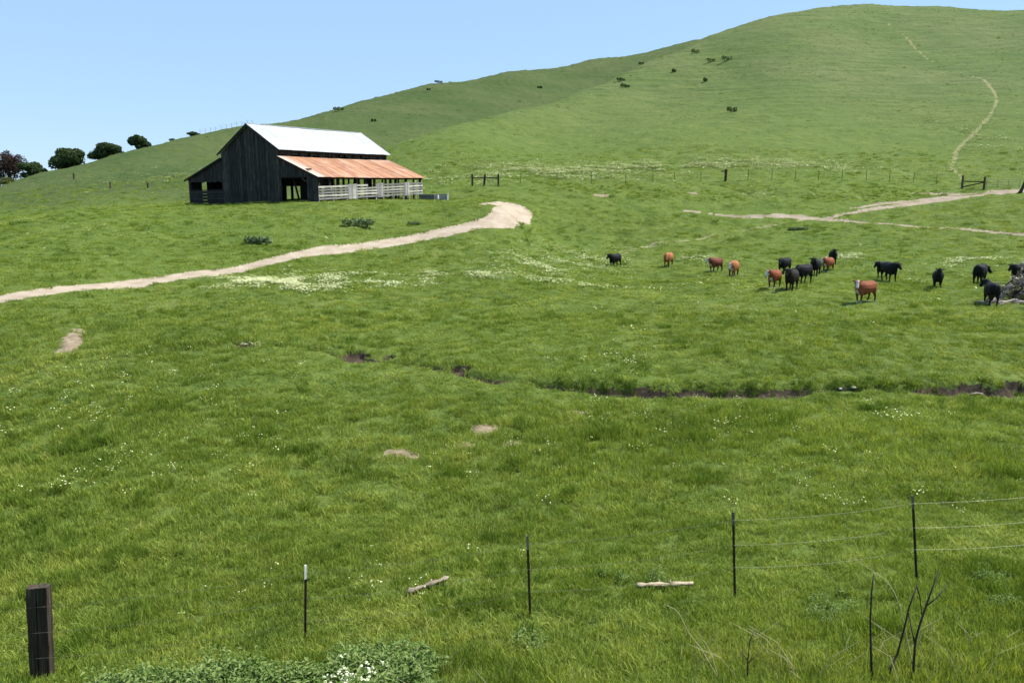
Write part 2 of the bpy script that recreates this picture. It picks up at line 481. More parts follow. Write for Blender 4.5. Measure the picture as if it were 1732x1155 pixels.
MAT = {}
def ground_mat():
    m, nt = new_mat('meadow_ground'); k = NT(nt)
    col, pos = meadow_color(k)
    fine = k.noise(k.scaled(pos, (1, 1, 0.4)), 7.0, 4, 0.7)
    col = k.mix(1.0, col, k.ramp(fine, [(0.3, (0.72, 0.74, 0.62)), (0.5, (1, 1, 1)), (0.7, (1.28, 1.22, 1.2))]), 'MULTIPLY')
    n1 = k.bump(k.noise(pos, 9.0, 5, 0.75), 0.8, 0.10)
    n2 = k.node('ShaderNodeBump'); n2.inputs['Strength'].default_value = 0.7; n2.inputs['Distance'].default_value = 0.25
    k.l.new(k.noise(pos, 2.2, 4, 0.7), n2.inputs['Height']); k.l.new(n1, n2.inputs['Normal'])
    k.out(k.principled(col, 0.9, n2.outputs[0], 0.1))
    return m
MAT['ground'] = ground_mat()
def earth_mat(name, c0, c1, c2, scale=1.2, bump=0.06):
    m, nt = new_mat(name); k = NT(nt)
    pos = k.node('ShaderNodeNewGeometry').outputs['Position']
    a = k.noise(pos, scale, 5, 0.65)
    col = k.ramp(a, [(0.3, c0), (0.5, c1), (0.7, c2)])
    g = k.noise(pos, 22, 3, 0.7)
    col = k.mix(0.35, col, k.ramp(g, [(0.3, c0), (0.7, c2)]))
    k.out(k.principled(col, 0.95, k.bump(k.noise(pos, 12, 5, 0.7), 0.7, bump), 0.1))
    return m
MAT['road'] = earth_mat('pale_dirt', (0.24, 0.19, 0.13), (0.36, 0.295, 0.22), (0.44, 0.37, 0.29), 0.8)
MAT['path'] = earth_mat('trodden_dirt', (0.13, 0.12, 0.06), (0.28, 0.22, 0.155), (0.37, 0.31, 0.25), 0.6)
MAT['soil'] = earth_mat('bare_soil', (0.10, 0.09, 0.045), (0.24, 0.18, 0.12), (0.36, 0.29, 0.2), 4)
MAT['trail'] = earth_mat('dry_trail', (0.09, 0.125, 0.033), (0.16, 0.17, 0.065), (0.28, 0.25, 0.14), 1.0)
MAT['creek'] = earth_mat('wet_mud', (0.014, 0.011, 0.007), (0.050, 0.037, 0.024), (0.15, 0.11, 0.08), 2.6)

def mesh_object(name, verts, faces, mat=None, parent=None, smooth_shade=False, link=True):
    me = bpy.data.meshes.new(name)
    if isinstance(verts, np.ndarray) and isinstance(faces, np.ndarray):
        n, kf = faces.shape
        me.vertices.add(len(verts)); me.vertices.foreach_set('co', np.ascontiguousarray(verts, np.float32).ravel())
        me.loops.add(n * kf); me.polygons.add(n)
        me.loops.foreach_set('vertex_index', np.ascontiguousarray(faces, np.int32).ravel())
        me.polygons.foreach_set('loop_start', np.arange(0, n * kf, kf, dtype=np.int32))
        me.update(calc_edges=True)
    else:
        me.from_pydata([tuple(v) for v in verts], [], [tuple(f) for f in faces])
        me.update()
    if mat is not None:
        for q in (mat if isinstance(mat, (list, tuple)) else [mat]): me.materials.append(q)
    if smooth_shade: me.polygons.foreach_set('use_smooth', [True] * len(me.polygons))
    o = bpy.data.objects.new(name, me)
    if parent is not None: o.parent = parent
    if link: COL.objects.link(o)
    return o

def tag(o, label=None, cat=None, group=None, kind=None):
    if label: o['label'] = label
    if cat: o['category'] = cat
    if group: o['group'] = group
    if kind: o['kind'] = kind
    return o

def empty(name, loc, rz=0.0):
    o = bpy.data.objects.new(name, None)
    o.location = loc; o.rotation_euler = (0, 0, rz); o.empty_display_size = 0.5
    COL.objects.link(o)
    return o

# ------------------------------------------------------------------ the land as one sheet, split by what covers it
def seg(pairs):
    out = []
    for a, b, n, g in pairs:
        t = np.linspace(0, 1, n, endpoint=False)
        out.append(a * (b / a) ** t if g else a + (b - a) * t)
    return np.concatenate(out)
rows = np.concatenate([seg([(-70, 0, 10, 0), (0, 8, 24, 0)]), seg([(8, 14, 80, 1), (14, 24, 100, 1), (24, 36, 150, 1), (36, 62, 150, 1), (62, 105, 170, 1), (105, 330, 290, 1), (330, 700, 24, 1), (700, 4000, 14, 1)]), [4000.0]])
cols = np.concatenate([np.linspace(-2.2, -0.76, 24, endpoint=False), np.linspace(-0.76, 0.76, 900, endpoint=False), np.linspace(0.76, 2.2, 25)])
ty, tx = np.meshgrid(rows, cols, indexing='ij')
xw = tx * np.sqrt(ty ** 2 + 64.0) if False else tx * np.where(ty > 0, np.sqrt(ty ** 2 + 36.0), 6 + np.abs(ty))
Z, CLS = surface(xw.ravel(), ty.ravel())
nr, nc = ty.shape
V = np.stack([xw.ravel(), ty.ravel(), Z], 1)
ii, jj = np.meshgrid(np.arange(nr - 1), np.arange(nc - 1), indexing='ij')
v00 = (ii * nc + jj).ravel(); F = np.stack([v00, v00 + 1, v00 + nc + 1, v00 + nc], 1)
fx = V[F].mean(1)
fc = CLS[F].max(1)
fc = np.where((CLS[F] == 4).any(1), np.where((CLS[F] == 4).sum(1) >= 2, 4, 0), fc)
def sub_sheet(name, mask, mat, label, cat=None):
    f = F[mask]
    used, inv = np.unique(f.ravel(), return_inverse=True)
    xs_, ys_ = V[used][:, 0], V[used][:, 1]
    o = mesh_object(name, V[used], inv.reshape(-1, 4), mat, smooth_shade=True)
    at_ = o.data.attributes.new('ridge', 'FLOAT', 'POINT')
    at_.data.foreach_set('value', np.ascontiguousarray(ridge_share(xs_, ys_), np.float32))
    return tag(o, label, None, None, 'structure')
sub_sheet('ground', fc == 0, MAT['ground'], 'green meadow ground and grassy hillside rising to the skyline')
sub_sheet('dirt_road', fc == 1, MAT['road'], 'pale dirt road curving up the slope below the barn')
sub_sheet('dirt_path', fc == 2, MAT['path'], 'worn dirt tracks crossing below the gateway on the hill foot')
sub_sheet('bare_ground', fc == 3, MAT['soil'], 'small patches of bare soil showing through the meadow grass')
sub_sheet('creek_bed', fc == 4, MAT['creek'], 'dark muddy creek channel cut across the meadow')
sub_sheet('hill_path', fc == 5, MAT['trail'], 'dry narrow cattle trail winding up the green hill')

# ------------------------------------------------------------------ wood, metal, whitewash
def wood_mat(name, c0, c1, c2, along='Z', streak=14.0, bump=0.01):
    m, nt = new_mat(name); k = NT(nt)
    pos = k.node('ShaderNodeTexCoord').outputs['Object']
    sc = {'Z': (streak, streak, 0.9), 'X': (0.9, streak, streak), 'Y': (streak, 0.9, streak)}[along]
    a = k.noise(k.scaled(pos, sc), 1.0, 4, 0.65, 0.4)
    b = k.noise(pos, 0.9, 3, 0.6)
    col = k.ramp(a, [(0.28, c0), (0.5, c1), (0.74, c2)])
    rnd = k.node('ShaderNodeObjectInfo').outputs['Random']
    col = k.mix(1.0, col, k.ramp(rnd, [(0.0, (0.62, 0.62, 0.64)), (0.6, (1, 1, 1)), (0.9, (1.5, 1.45, 1.35)), (1.0, (1.8, 1.75, 1.65))]), 'MULTIPLY')
    col = k.mix(k.mrange(b, 0.4, 0.7, 0, 0.5), col, c0)
    k.out(k.principled(col, 0.85, k.bump(a, 0.5, bump), 0.15))
    return m
MAT['barnwood'] = wood_mat('dark_barn_wood', (0.012, 0.012, 0.011), (0.030, 0.029, 0.027), (0.075, 0.070, 0.060), 'Z', 9)
MAT['barnbeam'] = wood_mat('barn_timber', (0.010, 0.009, 0.008), (0.022, 0.019, 0.016), (0.05, 0.045, 0.038), 'Z', 9)
MAT['white'] = wood_mat('old_whitewash', (0.17, 0.16, 0.145), (0.31, 0.30, 0.28), (0.41, 0.40, 0.38), 'Y', 6)
MAT['post'] = wood_mat('weathered_post', (0.022, 0.016, 0.012), (0.058, 0.044, 0.033), (0.135, 0.110, 0.084), 'Z', 30, 0.02)
MAT['greywood'] = wood_mat('bleached_wood', (0.10, 0.080, 0.060), (0.34, 0.29, 0.23), (0.56, 0.50, 0.41), 'X', 12, 0.02)
MAT['palelog'] = wood_mat('sun_bleached_log', (0.13, 0.10, 0.07), (0.33, 0.27, 0.20), (0.46, 0.40, 0.32), 'X', 10, 0.02)

def metal_roof(name, white):
    m, nt = new_mat(name); k = NT(nt)
    pos = k.node('ShaderNodeTexCoord').outputs['Object']
    wv = k.node('ShaderNodeTexWave'); wv.inputs['Scale'].default_value = 4.2; wv.inputs['Distortion'].default_value = 0
    wv.bands_direction = 'Y'
    k.l.new(pos, wv.inputs[0])
    nb = k.bump(wv.outputs['Fac'], 0.5, 0.02)
    rnd = k.node('ShaderNodeObjectInfo').outputs['Random']
    if white:
        a = k.noise(k.scaled(pos, (0.25, 2.2, 0.25)), 1.0, 4, 0.6)
        col = k.ramp(a, [(0.3, (0.38, 0.40, 0.43)), (0.5, (0.47, 0.485, 0.505)), (0.8, (0.52, 0.53, 0.54))])
        col = k.mix(1.0, col, k.ramp(rnd, [(0, (0.86, 0.86, 0.88)), (1, (1.04, 1.04, 1.04))]), 'MULTIPLY')
        k.out(k.principled(col, 0.45, nb, 0.4, 0.15))
    else:
        a = k.noise(k.scaled(pos, (0.30, 2.6, 0.3)), 1.0, 5, 0.7, 0.5)
        b = k.noise(pos, 0.55, 3, 0.6)
        rust = k.ramp(a, [(0.28, (0.16, 0.062, 0.034)), (0.45, (0.32, 0.145, 0.075)), (0.60, (0.40, 0.225, 0.130)), (0.77, (0.46, 0.36, 0.27))])
        sep = k.node('ShaderNodeSeparateXYZ'); k.l.new(pos, sep.inputs[0])
        # the zinc has survived towards the front verge and under the main eave
        kept = k.math('ADD', k.mrange(sep.outputs[1], 1.6, -0.6, 0, 0.9), k.mrange(b, 0.55, 0.75, 0.0, 0.35))
        kept = k.math('ADD', kept, k.mrange(sep.outputs[2], 4.4, 4.9, 0, 0.35), clamp=True)
        col = k.mix(kept, rust, (0.55, 0.47, 0.41))
        col = k.mix(1.0, col, k.ramp(rnd, [(0, (0.80, 0.76, 0.74)), (0.5, (1, 1, 1)), (1, (1.12, 1.12, 1.1))]), 'MULTIPLY')
        k.out(k.principled(col, 0.75, nb, 0.3, 0.0))
    return m
MAT['roof_white'] = metal_roof('galvanised_roof', True)
MAT['roof_rust'] = metal_roof('rusted_roof', False)

def simple(name, col, rough=0.7, var=0.3, scale=8, spec=0.3, metal=0.0, bump=0.0):
    m, nt = new_mat(name); k = NT(nt)
    pos = k.node('ShaderNodeTexCoord').outputs['Object']
    a = k.noise(pos, scale, 4, 0.65)
    lo = tuple(c * (1 - var) for c in col); hi = tuple(min(1, c * (1 + var)) for c in col)
    c = k.ramp(a, [(0.3, lo), (0.7, hi)])
    k.out(k.principled(c, rough, k.bump(a, 0.5, bump) if bump else None, spec, metal))
    return m
MAT['tpost'] = simple('painted_steel', (0.020, 0.013, 0.012), 0.6, 0.5, 20, 0.3, 0.0)
MAT['tpost_tip'] = simple('white_post_tip', (0.72, 0.72, 0.70), 0.6, 0.1)
MAT['wire'] = simple('galvanised_wire', (0.12, 0.13, 0.09), 0.5, 0.2, 5, 0.5, 0.3)
MAT['concrete'] = simple('concrete', (0.38, 0.37, 0.33), 0.9, 0.2, 6)
MAT['darkmetal'] = simple('dull_steel', (0.10, 0.105, 0.10), 0.6, 0.3, 6)

def box_verts(a, b):
    (x0, y0, z0), (x1, y1, z1) = a, b
    v = [(x0, y0, z0), (x1, y0, z0), (x1, y1, z0), (x0, y1, z0), (x0, y0, z1), (x1, y0, z1), (x1, y1, z1), (x0, y1, z1)]
    f = [(0, 3, 2, 1), (4, 5, 6, 7), (0, 1, 5, 4), (1, 2, 6, 5), (2, 3, 7, 6), (3, 0, 4, 7)]
    return v, f

class MB:
    def __init__(s): s.v = []; s.f = []
    def add(s, v, f):
        o = len(s.v); s.v += [tuple(q) for q in v]; s.f += [tuple(i + o for i in g) for g in f]; return s
    def box(s, a, b): return s.add(*box_verts(a, b))
    def beam(s, p, q, w, h=None, up=(0, 0, 1)):
        """rectangular bar from p to q"""
        h = h or w
        p = Vector(p); q = Vector(q); d = (q - p).normalized()
        u = Vector(up)
        if abs(d.dot(u)) > 0.97: u = Vector((0, 1, 0))
        r = d.cross(u).normalized() * (w / 2); t = r.cross(d).normalized() * (h / 2)
        v = [p - r - t, p + r - t, p + r + t, p - r + t, q - r - t, q + r - t, q + r + t, q - r + t]
        return s.add(v, [(0, 1, 2, 3), (4, 7, 6, 5), (0, 4, 5, 1), (1, 5, 6, 2), (2, 6, 7, 3), (3, 7, 4, 0)])
    def tube(s, pts, rad, n=6, cap=True):
        pts = [Vector(p) for p in pts]
        rad = rad if isinstance(rad, (list, tuple)) else [rad] * len(pts)
        vs = []; fs = []
        ref = Vector((0.13, 0.31, 0.94))
        for i, p in enumerate(pts):
            d = (pts[min(i + 1, len(pts) - 1)] - pts[max(i - 1, 0)]).normalized()
            a = d.cross(ref)
            if a.length < 0.1: a = d.cross(Vector((1, 0, 0)))
            a.normalize(); b = d.cross(a)
            for k in range(n):
                t = 2 * math.pi * k / n
                vs.append(p + (a * math.cos(t) + b * math.sin(t)) * rad[i])
        for i in range(len(pts) - 1):
            for k in range(n):
                fs.append((i * n + k, i * n + (k + 1) % n, (i + 1) * n + (k + 1) % n, (i + 1) * n + k))
        if cap:
            fs.append(tuple(range(n))[::-1]); fs.append(tuple((len(pts) - 1) * n + k for k in range(n)))
        return s.add(vs, fs)
    def build(s, name, mat=None, parent=None, smooth=False):
        return mesh_object(name, s.v, s.f, mat, parent, smooth)

# ------------------------------------------------------------------ the barn
# local x runs from the near right corner leftwards (negative), y along the ridge away from the viewer
barn = empty('barn', BARN_O, BARN_ROT)
tag(barn, 'dark timber barn with white main roof and rusty lean-to roof on the knoll', 'barn')
barn.scale = (.955, 1, .955)
LEN = 16.0
SH = 0.028                                      # the sill climbs a little towards the far end
def lift(y): return SH * y
def prof(x):
    """underside of the roof over the width, at the gable"""
    if x > -5.06: return 2.40 + (4.36 - 2.40) * (-x) / 5.06
    if x > -9.25: return 5.02 + (7.60 - 5.02) * (-x - 5.06) / 4.19
    if x > -13.4: return 7.60 + (4.98 - 7.60) * (-x - 9.25) / 4.15
    return 4.45 + (2.45 - 4.45) * (-x - 13.4) / 5.5
def ground_local(x, y):
    c, s = math.cos(BARN_ROT), math.sin(BARN_ROT)
    return gz(BARN_O[0] + x * c - y * s, BARN_O[1] + x * s + y * c) - BARN_O[2]
rb = random.Random(3)
# front gable: upright boards, each its own piece
x = -18.85
gable = []
while x < -0.05:
    w = rb.uniform(0.24, 0.31)
    x1 = min(x + w, 0.0)
    xm = (x + x1) / 2
    bottom = min(ground_local(xm, 0), 0.0) - 0.15
    top0, top1 = prof(x + 1e-4) - 0.02, prof(x1 - 1e-4) - 0.02
    segs = [(bottom, None)]
    if -5.0 < xm < -1.55: segs = [(2.42, None)]                  # wagon opening of the right lean-to
    if -18.5 < xm < -13.55: segs = [(2.08, None)]         # open strip over the stall boards of the left lean-to
    for b0, _ in segs:
        if b0 > min(top0, top1) - 0.05: continue
        off = rb.uniform(-0.012, 0.018)
        b0 = b0 + (rb.uniform(-0.07, 0.05) if b0 > 0.2 else 0)
        y0, y1 = off, off + 0.028
        g = 0.012
        v = [(x, y0, b0), (x1 - g, y0, b0), (x1 - g, y1, b0), (x, y1, b0), (x, y0, top0), (x1 - g, y0, top1), (x1 - g, y1, top1), (x, y1, top0)]
        f = [(0, 3, 2, 1), (4, 5, 6, 7), (0, 1, 5, 4), (1, 2, 6, 5), (2, 3, 7, 6), (3, 0, 4, 7)]
        o = mesh_object('plank', v, f, MAT['barnwood'], barn)
    x = x1
# backing battens behind the gable so the joints show dark, not daylight
for z0, xa, xb in ((1.2, -13.3, -5.2), (3.0, -13.3, -0.9), (4.4, -13.2, -5.2), (5.6, -12.2, -6.1)):
    MB().box((xa, 0.05, z0), (xb, 0.16, z0 + 0.14)).build('girt', MAT['barnbeam'], barn)
# level boards low on the left lean-to
for k in range(5):
    z0 = -0.42 + k * 0.325
    MB().box((-18.6 + rb.uniform(-.05, .05), -0.01, z0), (-13.5, 0.03, z0 + 0.285)).build('plank', MAT['barnwood'], barn)
MB().box((-18.6, -0.03, 1.20), (-13.5, 0.05, 1.30)).build('beam', MAT['barnbeam'], barn)
MB().box((-5.06, -0.04, 2.30), (-1.5, 0.06, 2.44)).build('beam', MAT['barnbeam'], barn)
# inner frames, one every 2.65 m
NF = 7
for i in range(NF):
    y = 0.2 + i * (LEN - 0.4) / (NF - 1)
    L_ = lift(y)
    for xx, lean in ((-0.10, 0.0), (-5.15, 0.05), (-13.3, 0.0), (-18.75, 0.0)):
        top = prof(xx) + L_ - 0.08
        bot = min(ground_local(xx, y), 0) - 0.4
        if y > 1 or xx in (-0.10, -5.15, -18.75):
            MB().beam((xx + rb.uniform(-.05, .05), y, bot), (xx + rb.uniform(-.06, .06), y + rb.uniform(-.06, .06), top), 0.2, 0.2).build('post', MAT['barnbeam'], barn)
    if i > 0:
        MB().beam((-9.25, y, min(ground_local(-9.25, y), 0) - .3), (-9.25, y, 7.3 + L_), 0.2).build('post', MAT['barnbeam'], barn)
        MB().beam((-13.3, y, 4.55 + L_), (-5.15, y, 4.55 + L_), 0.18).build('tie_beam', MAT['barnbeam'], barn)
        for xa, za, xb, zb in ((-5.15, 3.4, -7.0, 4.5), (-13.3, 3.4, -11.5, 4.5)):
            MB().beam((xa, y, za + L_), (xb, y, zb + L_), 0.12).build('brace', MAT['barnbeam'], barn)
    # rafters
    MB().beam((-5.1, y, prof(-5.1) - .0 + L_ - .1), (-9.25, y, 7.48 + L_), 0.1, 0.16).build('rafter', MAT['barnbeam'], barn)
    MB().beam((-13.4, y, 4.9 + L_), (-9.25, y, 7.48 + L_), 0.1, 0.16).build('rafter', MAT['barnbeam'], barn)
    MB().beam((0, y, 2.3 + L_), (-5.06, y, 4.25 + L_), 0.1, 0.14).build('rafter', MAT['barnbeam'], barn)
    MB().beam((-18.9, y, 2.36 + L_), (-13.4, y, 4.33 + L_), 0.1, 0.14).build('rafter', MAT['barnbeam'], barn)
for i in range(NF - 1):                         # slimmer studs between the main posts of the open side
    y = 0.2 + (i + 0.52) * (LEN - 0.4) / (NF - 1)
    MB().beam((-0.1, y, -0.5), (-0.12, y + rb.uniform(-.05, .3) * (i % 2), 2.35 + lift(y)), 0.13).build('post', MAT['barnbeam'], barn)
for y, wd in ((3.2, 0.7), (9.0, 0.9), (14.0, 0.5)):   # stall partitions standing inside the lean-to
    for q in range(int(wd / 0.22)):
        yy = y + q * 0.23
        MB().box((-2.4, yy, -0.3), (-2.36, yy + 0.2, 3.0 + lift(y))).build('plank', MAT['barnwood'], barn)
x = -18.8
while x < -13.6:                                 # boarding across the back of the left lean-to, one hole in it
    if not (-16.6 < x < -16.2):
        MB().box((x, 7.0, -0.4), (x + .3, 7.03, prof(x) + .1)).build('plank', MAT['barnwood'], barn)
    x += 0.31
yy = 0.4
while yy < 7.0:
    if int(yy * 10) not in (16, 17, 18, 19):
        MB().box((-18.82, yy, -0.5), (-18.79, yy + .29, 2.35 + lift(yy))).build('plank', MAT['barnwood'], barn)
    yy += 0.3
yy = 0.3
while yy < 5.0:                                  # inner nave wall
    MB().box((-13.45, yy, -0.4), (-13.42, yy + .29, 1.58)).build('plank', MAT['barnwood'], barn)
    yy += 0.3
x = -5.1
while x < -3.0:
    MB().box((x, 2.6, -0.4), (x + .26, 2.63, 3.2)).build('plank', MAT['barnwood'], barn)
    x += 0.27
for x, dx in ((-2.75, .25), (-2.35, -.15), (-1.95, .2)):
    MB().beam((x, 2.7, -.3), (x + dx, 2.8, 2.9), 0.13, 0.05).build('plank', MAT['barnwood'], barn)
# diagonal stays seen through the wagon opening
for xa, xb, yy in ((-3.9, -3.2, 1.6), (-3.0, -2.2, 2.4), (-2.5, -1.7, 3.4), (-4.4, -3.8, 0.9)):
    MB().beam((xa, yy, 3.2), (xb, yy + 0.4, -0.3), 0.14).build('brace', MAT['barnbeam'], barn)
MB().beam((-1.6, 0.1, 1.9), (-2.6, 0.1, 2.6), 0.14).build('brace', MAT['barnbeam'], barn)
# plates along the length
for xx, zz in ((-0.08, 2.22), (-5.13, 4.12), (-5.13, 4.92), (-13.35, 4.30), (-13.35, 4.85), (-18.75, 2.28), (-9.25, 7.42)):
    MB().add([(xx - .08, 0, zz - .1), (xx + .08, 0, zz - .1), (xx + .08, 0, zz + .06), (xx - .08, 0, zz + .06),
              (xx - .08, LEN, zz - .1 + lift(LEN)), (xx + .08, LEN, zz - .1 + lift(LEN)), (xx + .08, LEN, zz + .06 + lift(LEN)), (xx - .08, LEN, zz + .06 + lift(LEN))],
             [(0, 1, 2, 3), (4, 7, 6, 5), (0, 4, 5, 1), (1, 5, 6, 2), (2, 6, 7, 3), (3, 7, 4, 0)]).build('wall_plate', MAT['barnbeam'], barn)
# ragged boards in the gap under the main eave (some missing)
yy = 0.1
while yy < LEN:
    w = rb.uniform(0.2, 0.34)
    if rb.random() > 0.22:
        MB().box((-5.20, yy, 4.30 + rb.uniform(0, .35) + lift(yy)), (-5.17, yy + w - 0.02, 5.05 + lift(yy))).build('plank', MAT['barnwood'], barn)
    yy += w
yy = 0.1
while yy < LEN:                                  # left outer wall and hay-mow wall
    w = rb.uniform(0.26, 0.34)
    MB().box((-13.5, yy, 1.6 + lift(yy)), (-13.47, yy + w - 0.01, 4.9 + lift(yy))).build('plank', MAT['barnwood'], barn)
    yy += w
yy = 0.3
while yy < LEN:                                  # upper part of the far gable
    yy += 99
x = -13.3
while x < -5.2:
    x1 = x + 0.29
    z0 = 3.4 + lift(LEN)
    t = min(prof(x + .01), prof(x1)) + lift(LEN) - .04
    MB().box((x, LEN - 0.03, z0), (x1 - .01, LEN, t)).build('plank', MAT['barnwood'], barn)
    x = x1
# roof sheets
def roof_run(xa, za, xb, zb, mat, y0, y1, thick=0.03, courses=1):
    """corrugated sheets from the eave (xa) to the head (xb), laid along y"""
    y = y0; k = 0
    while y < y1 - 0.05:
        w = min(0.86, y1 - y)
        for c in range(courses):
            f0 = c / courses; f1 = min(1, (c + 1) / courses + (0.02 if c + 1 < courses else 0))
            dz = 0.012 * (k % 2) + 0.02 * c + rb.uniform(0, 0.012)
            sag = -0.05 * math.sin(math.pi * (y - y0) / (y1 - y0))
            pts = []
            for ff in (f0, f1):
                xx = xa + (xb - xa) * ff; zz = za + (zb - za) * ff + dz + sag
                pts.append((xx + (rb.uniform(-.03, .03) if ff == 0 else 0), zz))
            (x0_, z0_), (x1_, z1_) = pts
            n = 4
            vs_ = []; fs_ = []
            for q in range(n + 1):
                yq = y + w * q / n + (0.01 if q == n else 0); wv = 0.014 * (q % 2)
                for (px, pz) in ((x0_, z0_), (x1_, z1_)):
                    vs_.append((px, yq, pz + wv + lift(yq))); vs_.append((px, yq, pz + wv - thick + lift(yq)))
            for q in range(n):
                a = q * 4; b = a + 4
                fs_ += [(a, b, b + 2, a + 2), (a + 1, a + 3, b + 3, b + 1), (a, a + 1, b + 1, b), (a + 2, b + 2, b + 3, a + 3)]
            fs_ += [(0, 2, 3, 1), (n * 4, n * 4 + 1, n * 4 + 3, n * 4 + 2)]
            mesh_object('roof_sheet', vs_, fs_, mat, barn)
        y += w; k += 1
roof_run(-4.72, 5.06, -9.23, 7.76, MAT['roof_white'], -0.25, LEN + 0.3, courses=2)
roof_run(-13.75, 4.90, -9.27, 7.72, MAT['roof_white'], -0.25, LEN + 0.3, courses=2)
roof_run(0.28, 2.33, -5.10, 4.44, MAT['roof_rust'], -0.2, LEN + 0.3, courses=2)
roof_run(-19.35, 2.33, -13.40, 4.52, MAT['roof_rust'], -0.2, LEN + 0.3, courses=2)
MB().beam((-9.25, -0.27, 7.76), (-9.25, LEN + .32, 7.76 + lift(LEN)), 0.34, 0.05).build('ridge_cap', MAT['roof_white'], barn)
# dark verge boards on the gable
for a, b in (((-4.74, -.24, 4.96), (-9.25, -.24, 7.65)), ((-13.75, -.24, 4.80), (-9.25, -.24, 7.62)), ((0.25, -.2, 2.24), (-5.06, -.2, 4.32)), ((-19.3, -.2, 2.24), (-13.42, -.2, 4.42))):
    MB().beam(a, b, 0.05, 0.17, up=(0, 0, 1)).build('verge_board', MAT['barnbeam'], barn)
# white rails and board panels on the open right side
NR = 5
PANELS = [(4.0, 5.25), (8.3, 9.25), (12.7, 13.6)]
spans = [(0.0, 4.0), (5.25, 8.3), (9.25, 12.7), (13.6, 16.0)]
def rail_base(y): return 0.02 + 0.052 * y
for si, (a, b) in enumerate(spans):
    for k in range(NR):
        zz = rail_base((a + b) / 2) * 0 + 0.12 + k * 0.285
        if si == 1 and k == 4: b2 = b - 1.4
        else: b2 = b
        sg = rb.uniform(-.02, .02)
        v = [(0.02, a, zz + rail_base(a) + sg), (0.06, a, zz + rail_base(a) + sg), (0.06, a, zz + rail_base(a) + .17 + sg), (0.02, a, zz + rail_base(a) + .17 + sg),
             (0.02, b2, zz + rail_base(b2)), (0.06, b2, zz + rail_base(b2)), (0.06, b2, zz + rail_base(b2) + .17), (0.02, b2, zz + rail_base(b2) + .17)]
        mesh_object('rail', v, [(0, 1, 2, 3), (4, 7, 6, 5), (0, 4, 5, 1), (1, 5, 6, 2), (2, 6, 7, 3), (3, 7, 4, 0)], MAT['white'], barn)
    for yy in (a + 0.08, (a + b) / 2, b - 0.08):
        MB().box((-0.06, yy - .06, -0.3), (0.015, yy + .06, rail_base(yy) + 1.42)).build('rail_post', MAT['white'], barn)
for a, b in PANELS:
    yy = a
    while yy < b - 0.02:
        zb_ = rail_base(yy)
        MB().box((0.03, yy, 0.05 + zb_), (0.075, min(yy + 0.215, b), 1.52 + zb_ + rb.uniform(-.02, .02))).build('plank', MAT['white'], barn)
        yy += 0.225

# trough and blocks by the barn's far corner
p = stand(725, 338)
t = empty('water_trough', p, R(-22))
tag(t, 'low grey water trough standing against the far right corner of the barn', 'trough')
tr = MB().box((-0.9, -0.4, -0.3), (0.9, -0.34, 0.52)).box((-0.9, 0.34, -0.3), (0.9, 0.4, 0.52)).box((-0.9, -0.339, -0.3), (-0.84, 0.339, 0.52)).box((0.84, -0.339, -0.3), (0.9, 0.339, 0.52)).box((-0.839, -0.339, -0.1), (0.839, 0.339, 0.2))
tr.build('tank', MAT['darkmetal'], t)
MB().box((-0.94, -0.44, 0.523), (0.94, -0.32, 0.58)).box((-0.94, 0.32, 0.523), (0.94, 0.44, 0.58)).build('rim', MAT['concrete'], t)
for X, lab, wd in ((739, 'white concrete block next to the grey water trough', 0.46), (751, 'longer white concrete block at the end of the trough row', 0.9)):
    p = stand(X, 338.5)
    b = empty('concrete_block', p, R(-15)); tag(b, lab, 'block', 'white blocks beside the trough')
    m = MB().box((-wd / 2, -.3, -.3), (wd / 2, .3, 0.55)).build('block_body', MAT['white'], b)
    bv = m.modifiers.new('edge', 'BEVEL'); bv.width = 0.03; bv.segments = 2
    MB().box((-wd / 2 - .03, -.33, 0.553), (wd / 2 + .03, .33, 0.61)).build('block_cap', MAT['concrete'], b)

# ------------------------------------------------------------------ near fence: steel stakes, a heavy timber post and three wires
fence = empty('wire_fence', (0, 11.6, gz(0, 11.6)))
tag(fence, 'barbed wire fence of steel stakes running across the grass in the foreground', 'fence')
def P_(X, Y, y): return Vector(at(X, Y, y))
def rel(v): return Vector(v) - fence.location
tmesh = None
stakes = [(516, 1098, 955, 517, 11.5, True), (897, 1050, 906, 892, 11.8, False), (1243, 1012, 866, 1240, 12.1, False), (1551, 990, 838, 1543.5, 12.4, False), (1890, 955, 810, 1880, 12.7, False)]
tops = []
for (X, Yb, Yt, Xt, d, white) in stakes:
    base = P_(X, Yb, d); top = P_(Xt, Yt, d - 0.02)
    gzv = gz(base.x, base.y)
    h = (top - base).length
    dirv = (top - base).normalized()
    start = base - dirv * ((base.z - gzv) / dirv.z + 0.35)
    m = MB()
    q = dirv.to_track_quat('Z', 'X').to_matrix()
    H = (top - start).length
    def tf(v): return rel(start + q @ Vector(v))
    for a, b in (((-0.020, -0.004, 0), (0.020, 0.004, H - 0.24)), ((-0.004, 0.0042, 0), (0.004, 0.034, H - 0.24))):
        v, f = box_verts(a, b); m.add([tf(w) for w in v], f)
    z = 0.4
    while z < H - 0.3:                               # studs that hold the wires
        v, f = box_verts((-0.007, -0.012, z), (0.007, -0.0042, z + 0.014)); m.add([tf(w) for w in v], f)
        z += 0.055
    post = m.build('steel_post', MAT['tpost'], fence)
    m = MB()
    for a, b in (((-0.020, -0.0042, H - 0.238), (0.020, 0.0042, H)), ((-0.0042, 0.0044, H - 0.238), (0.0042, 0.034, H))):
        v, f = box_verts(a, b); m.add([tf(w) for w in v], f)
    tip = m.build('post_tip', MAT['tpost_tip'] if white else MAT['darkmetal'], post)
    tops.append((start, dirv, H))
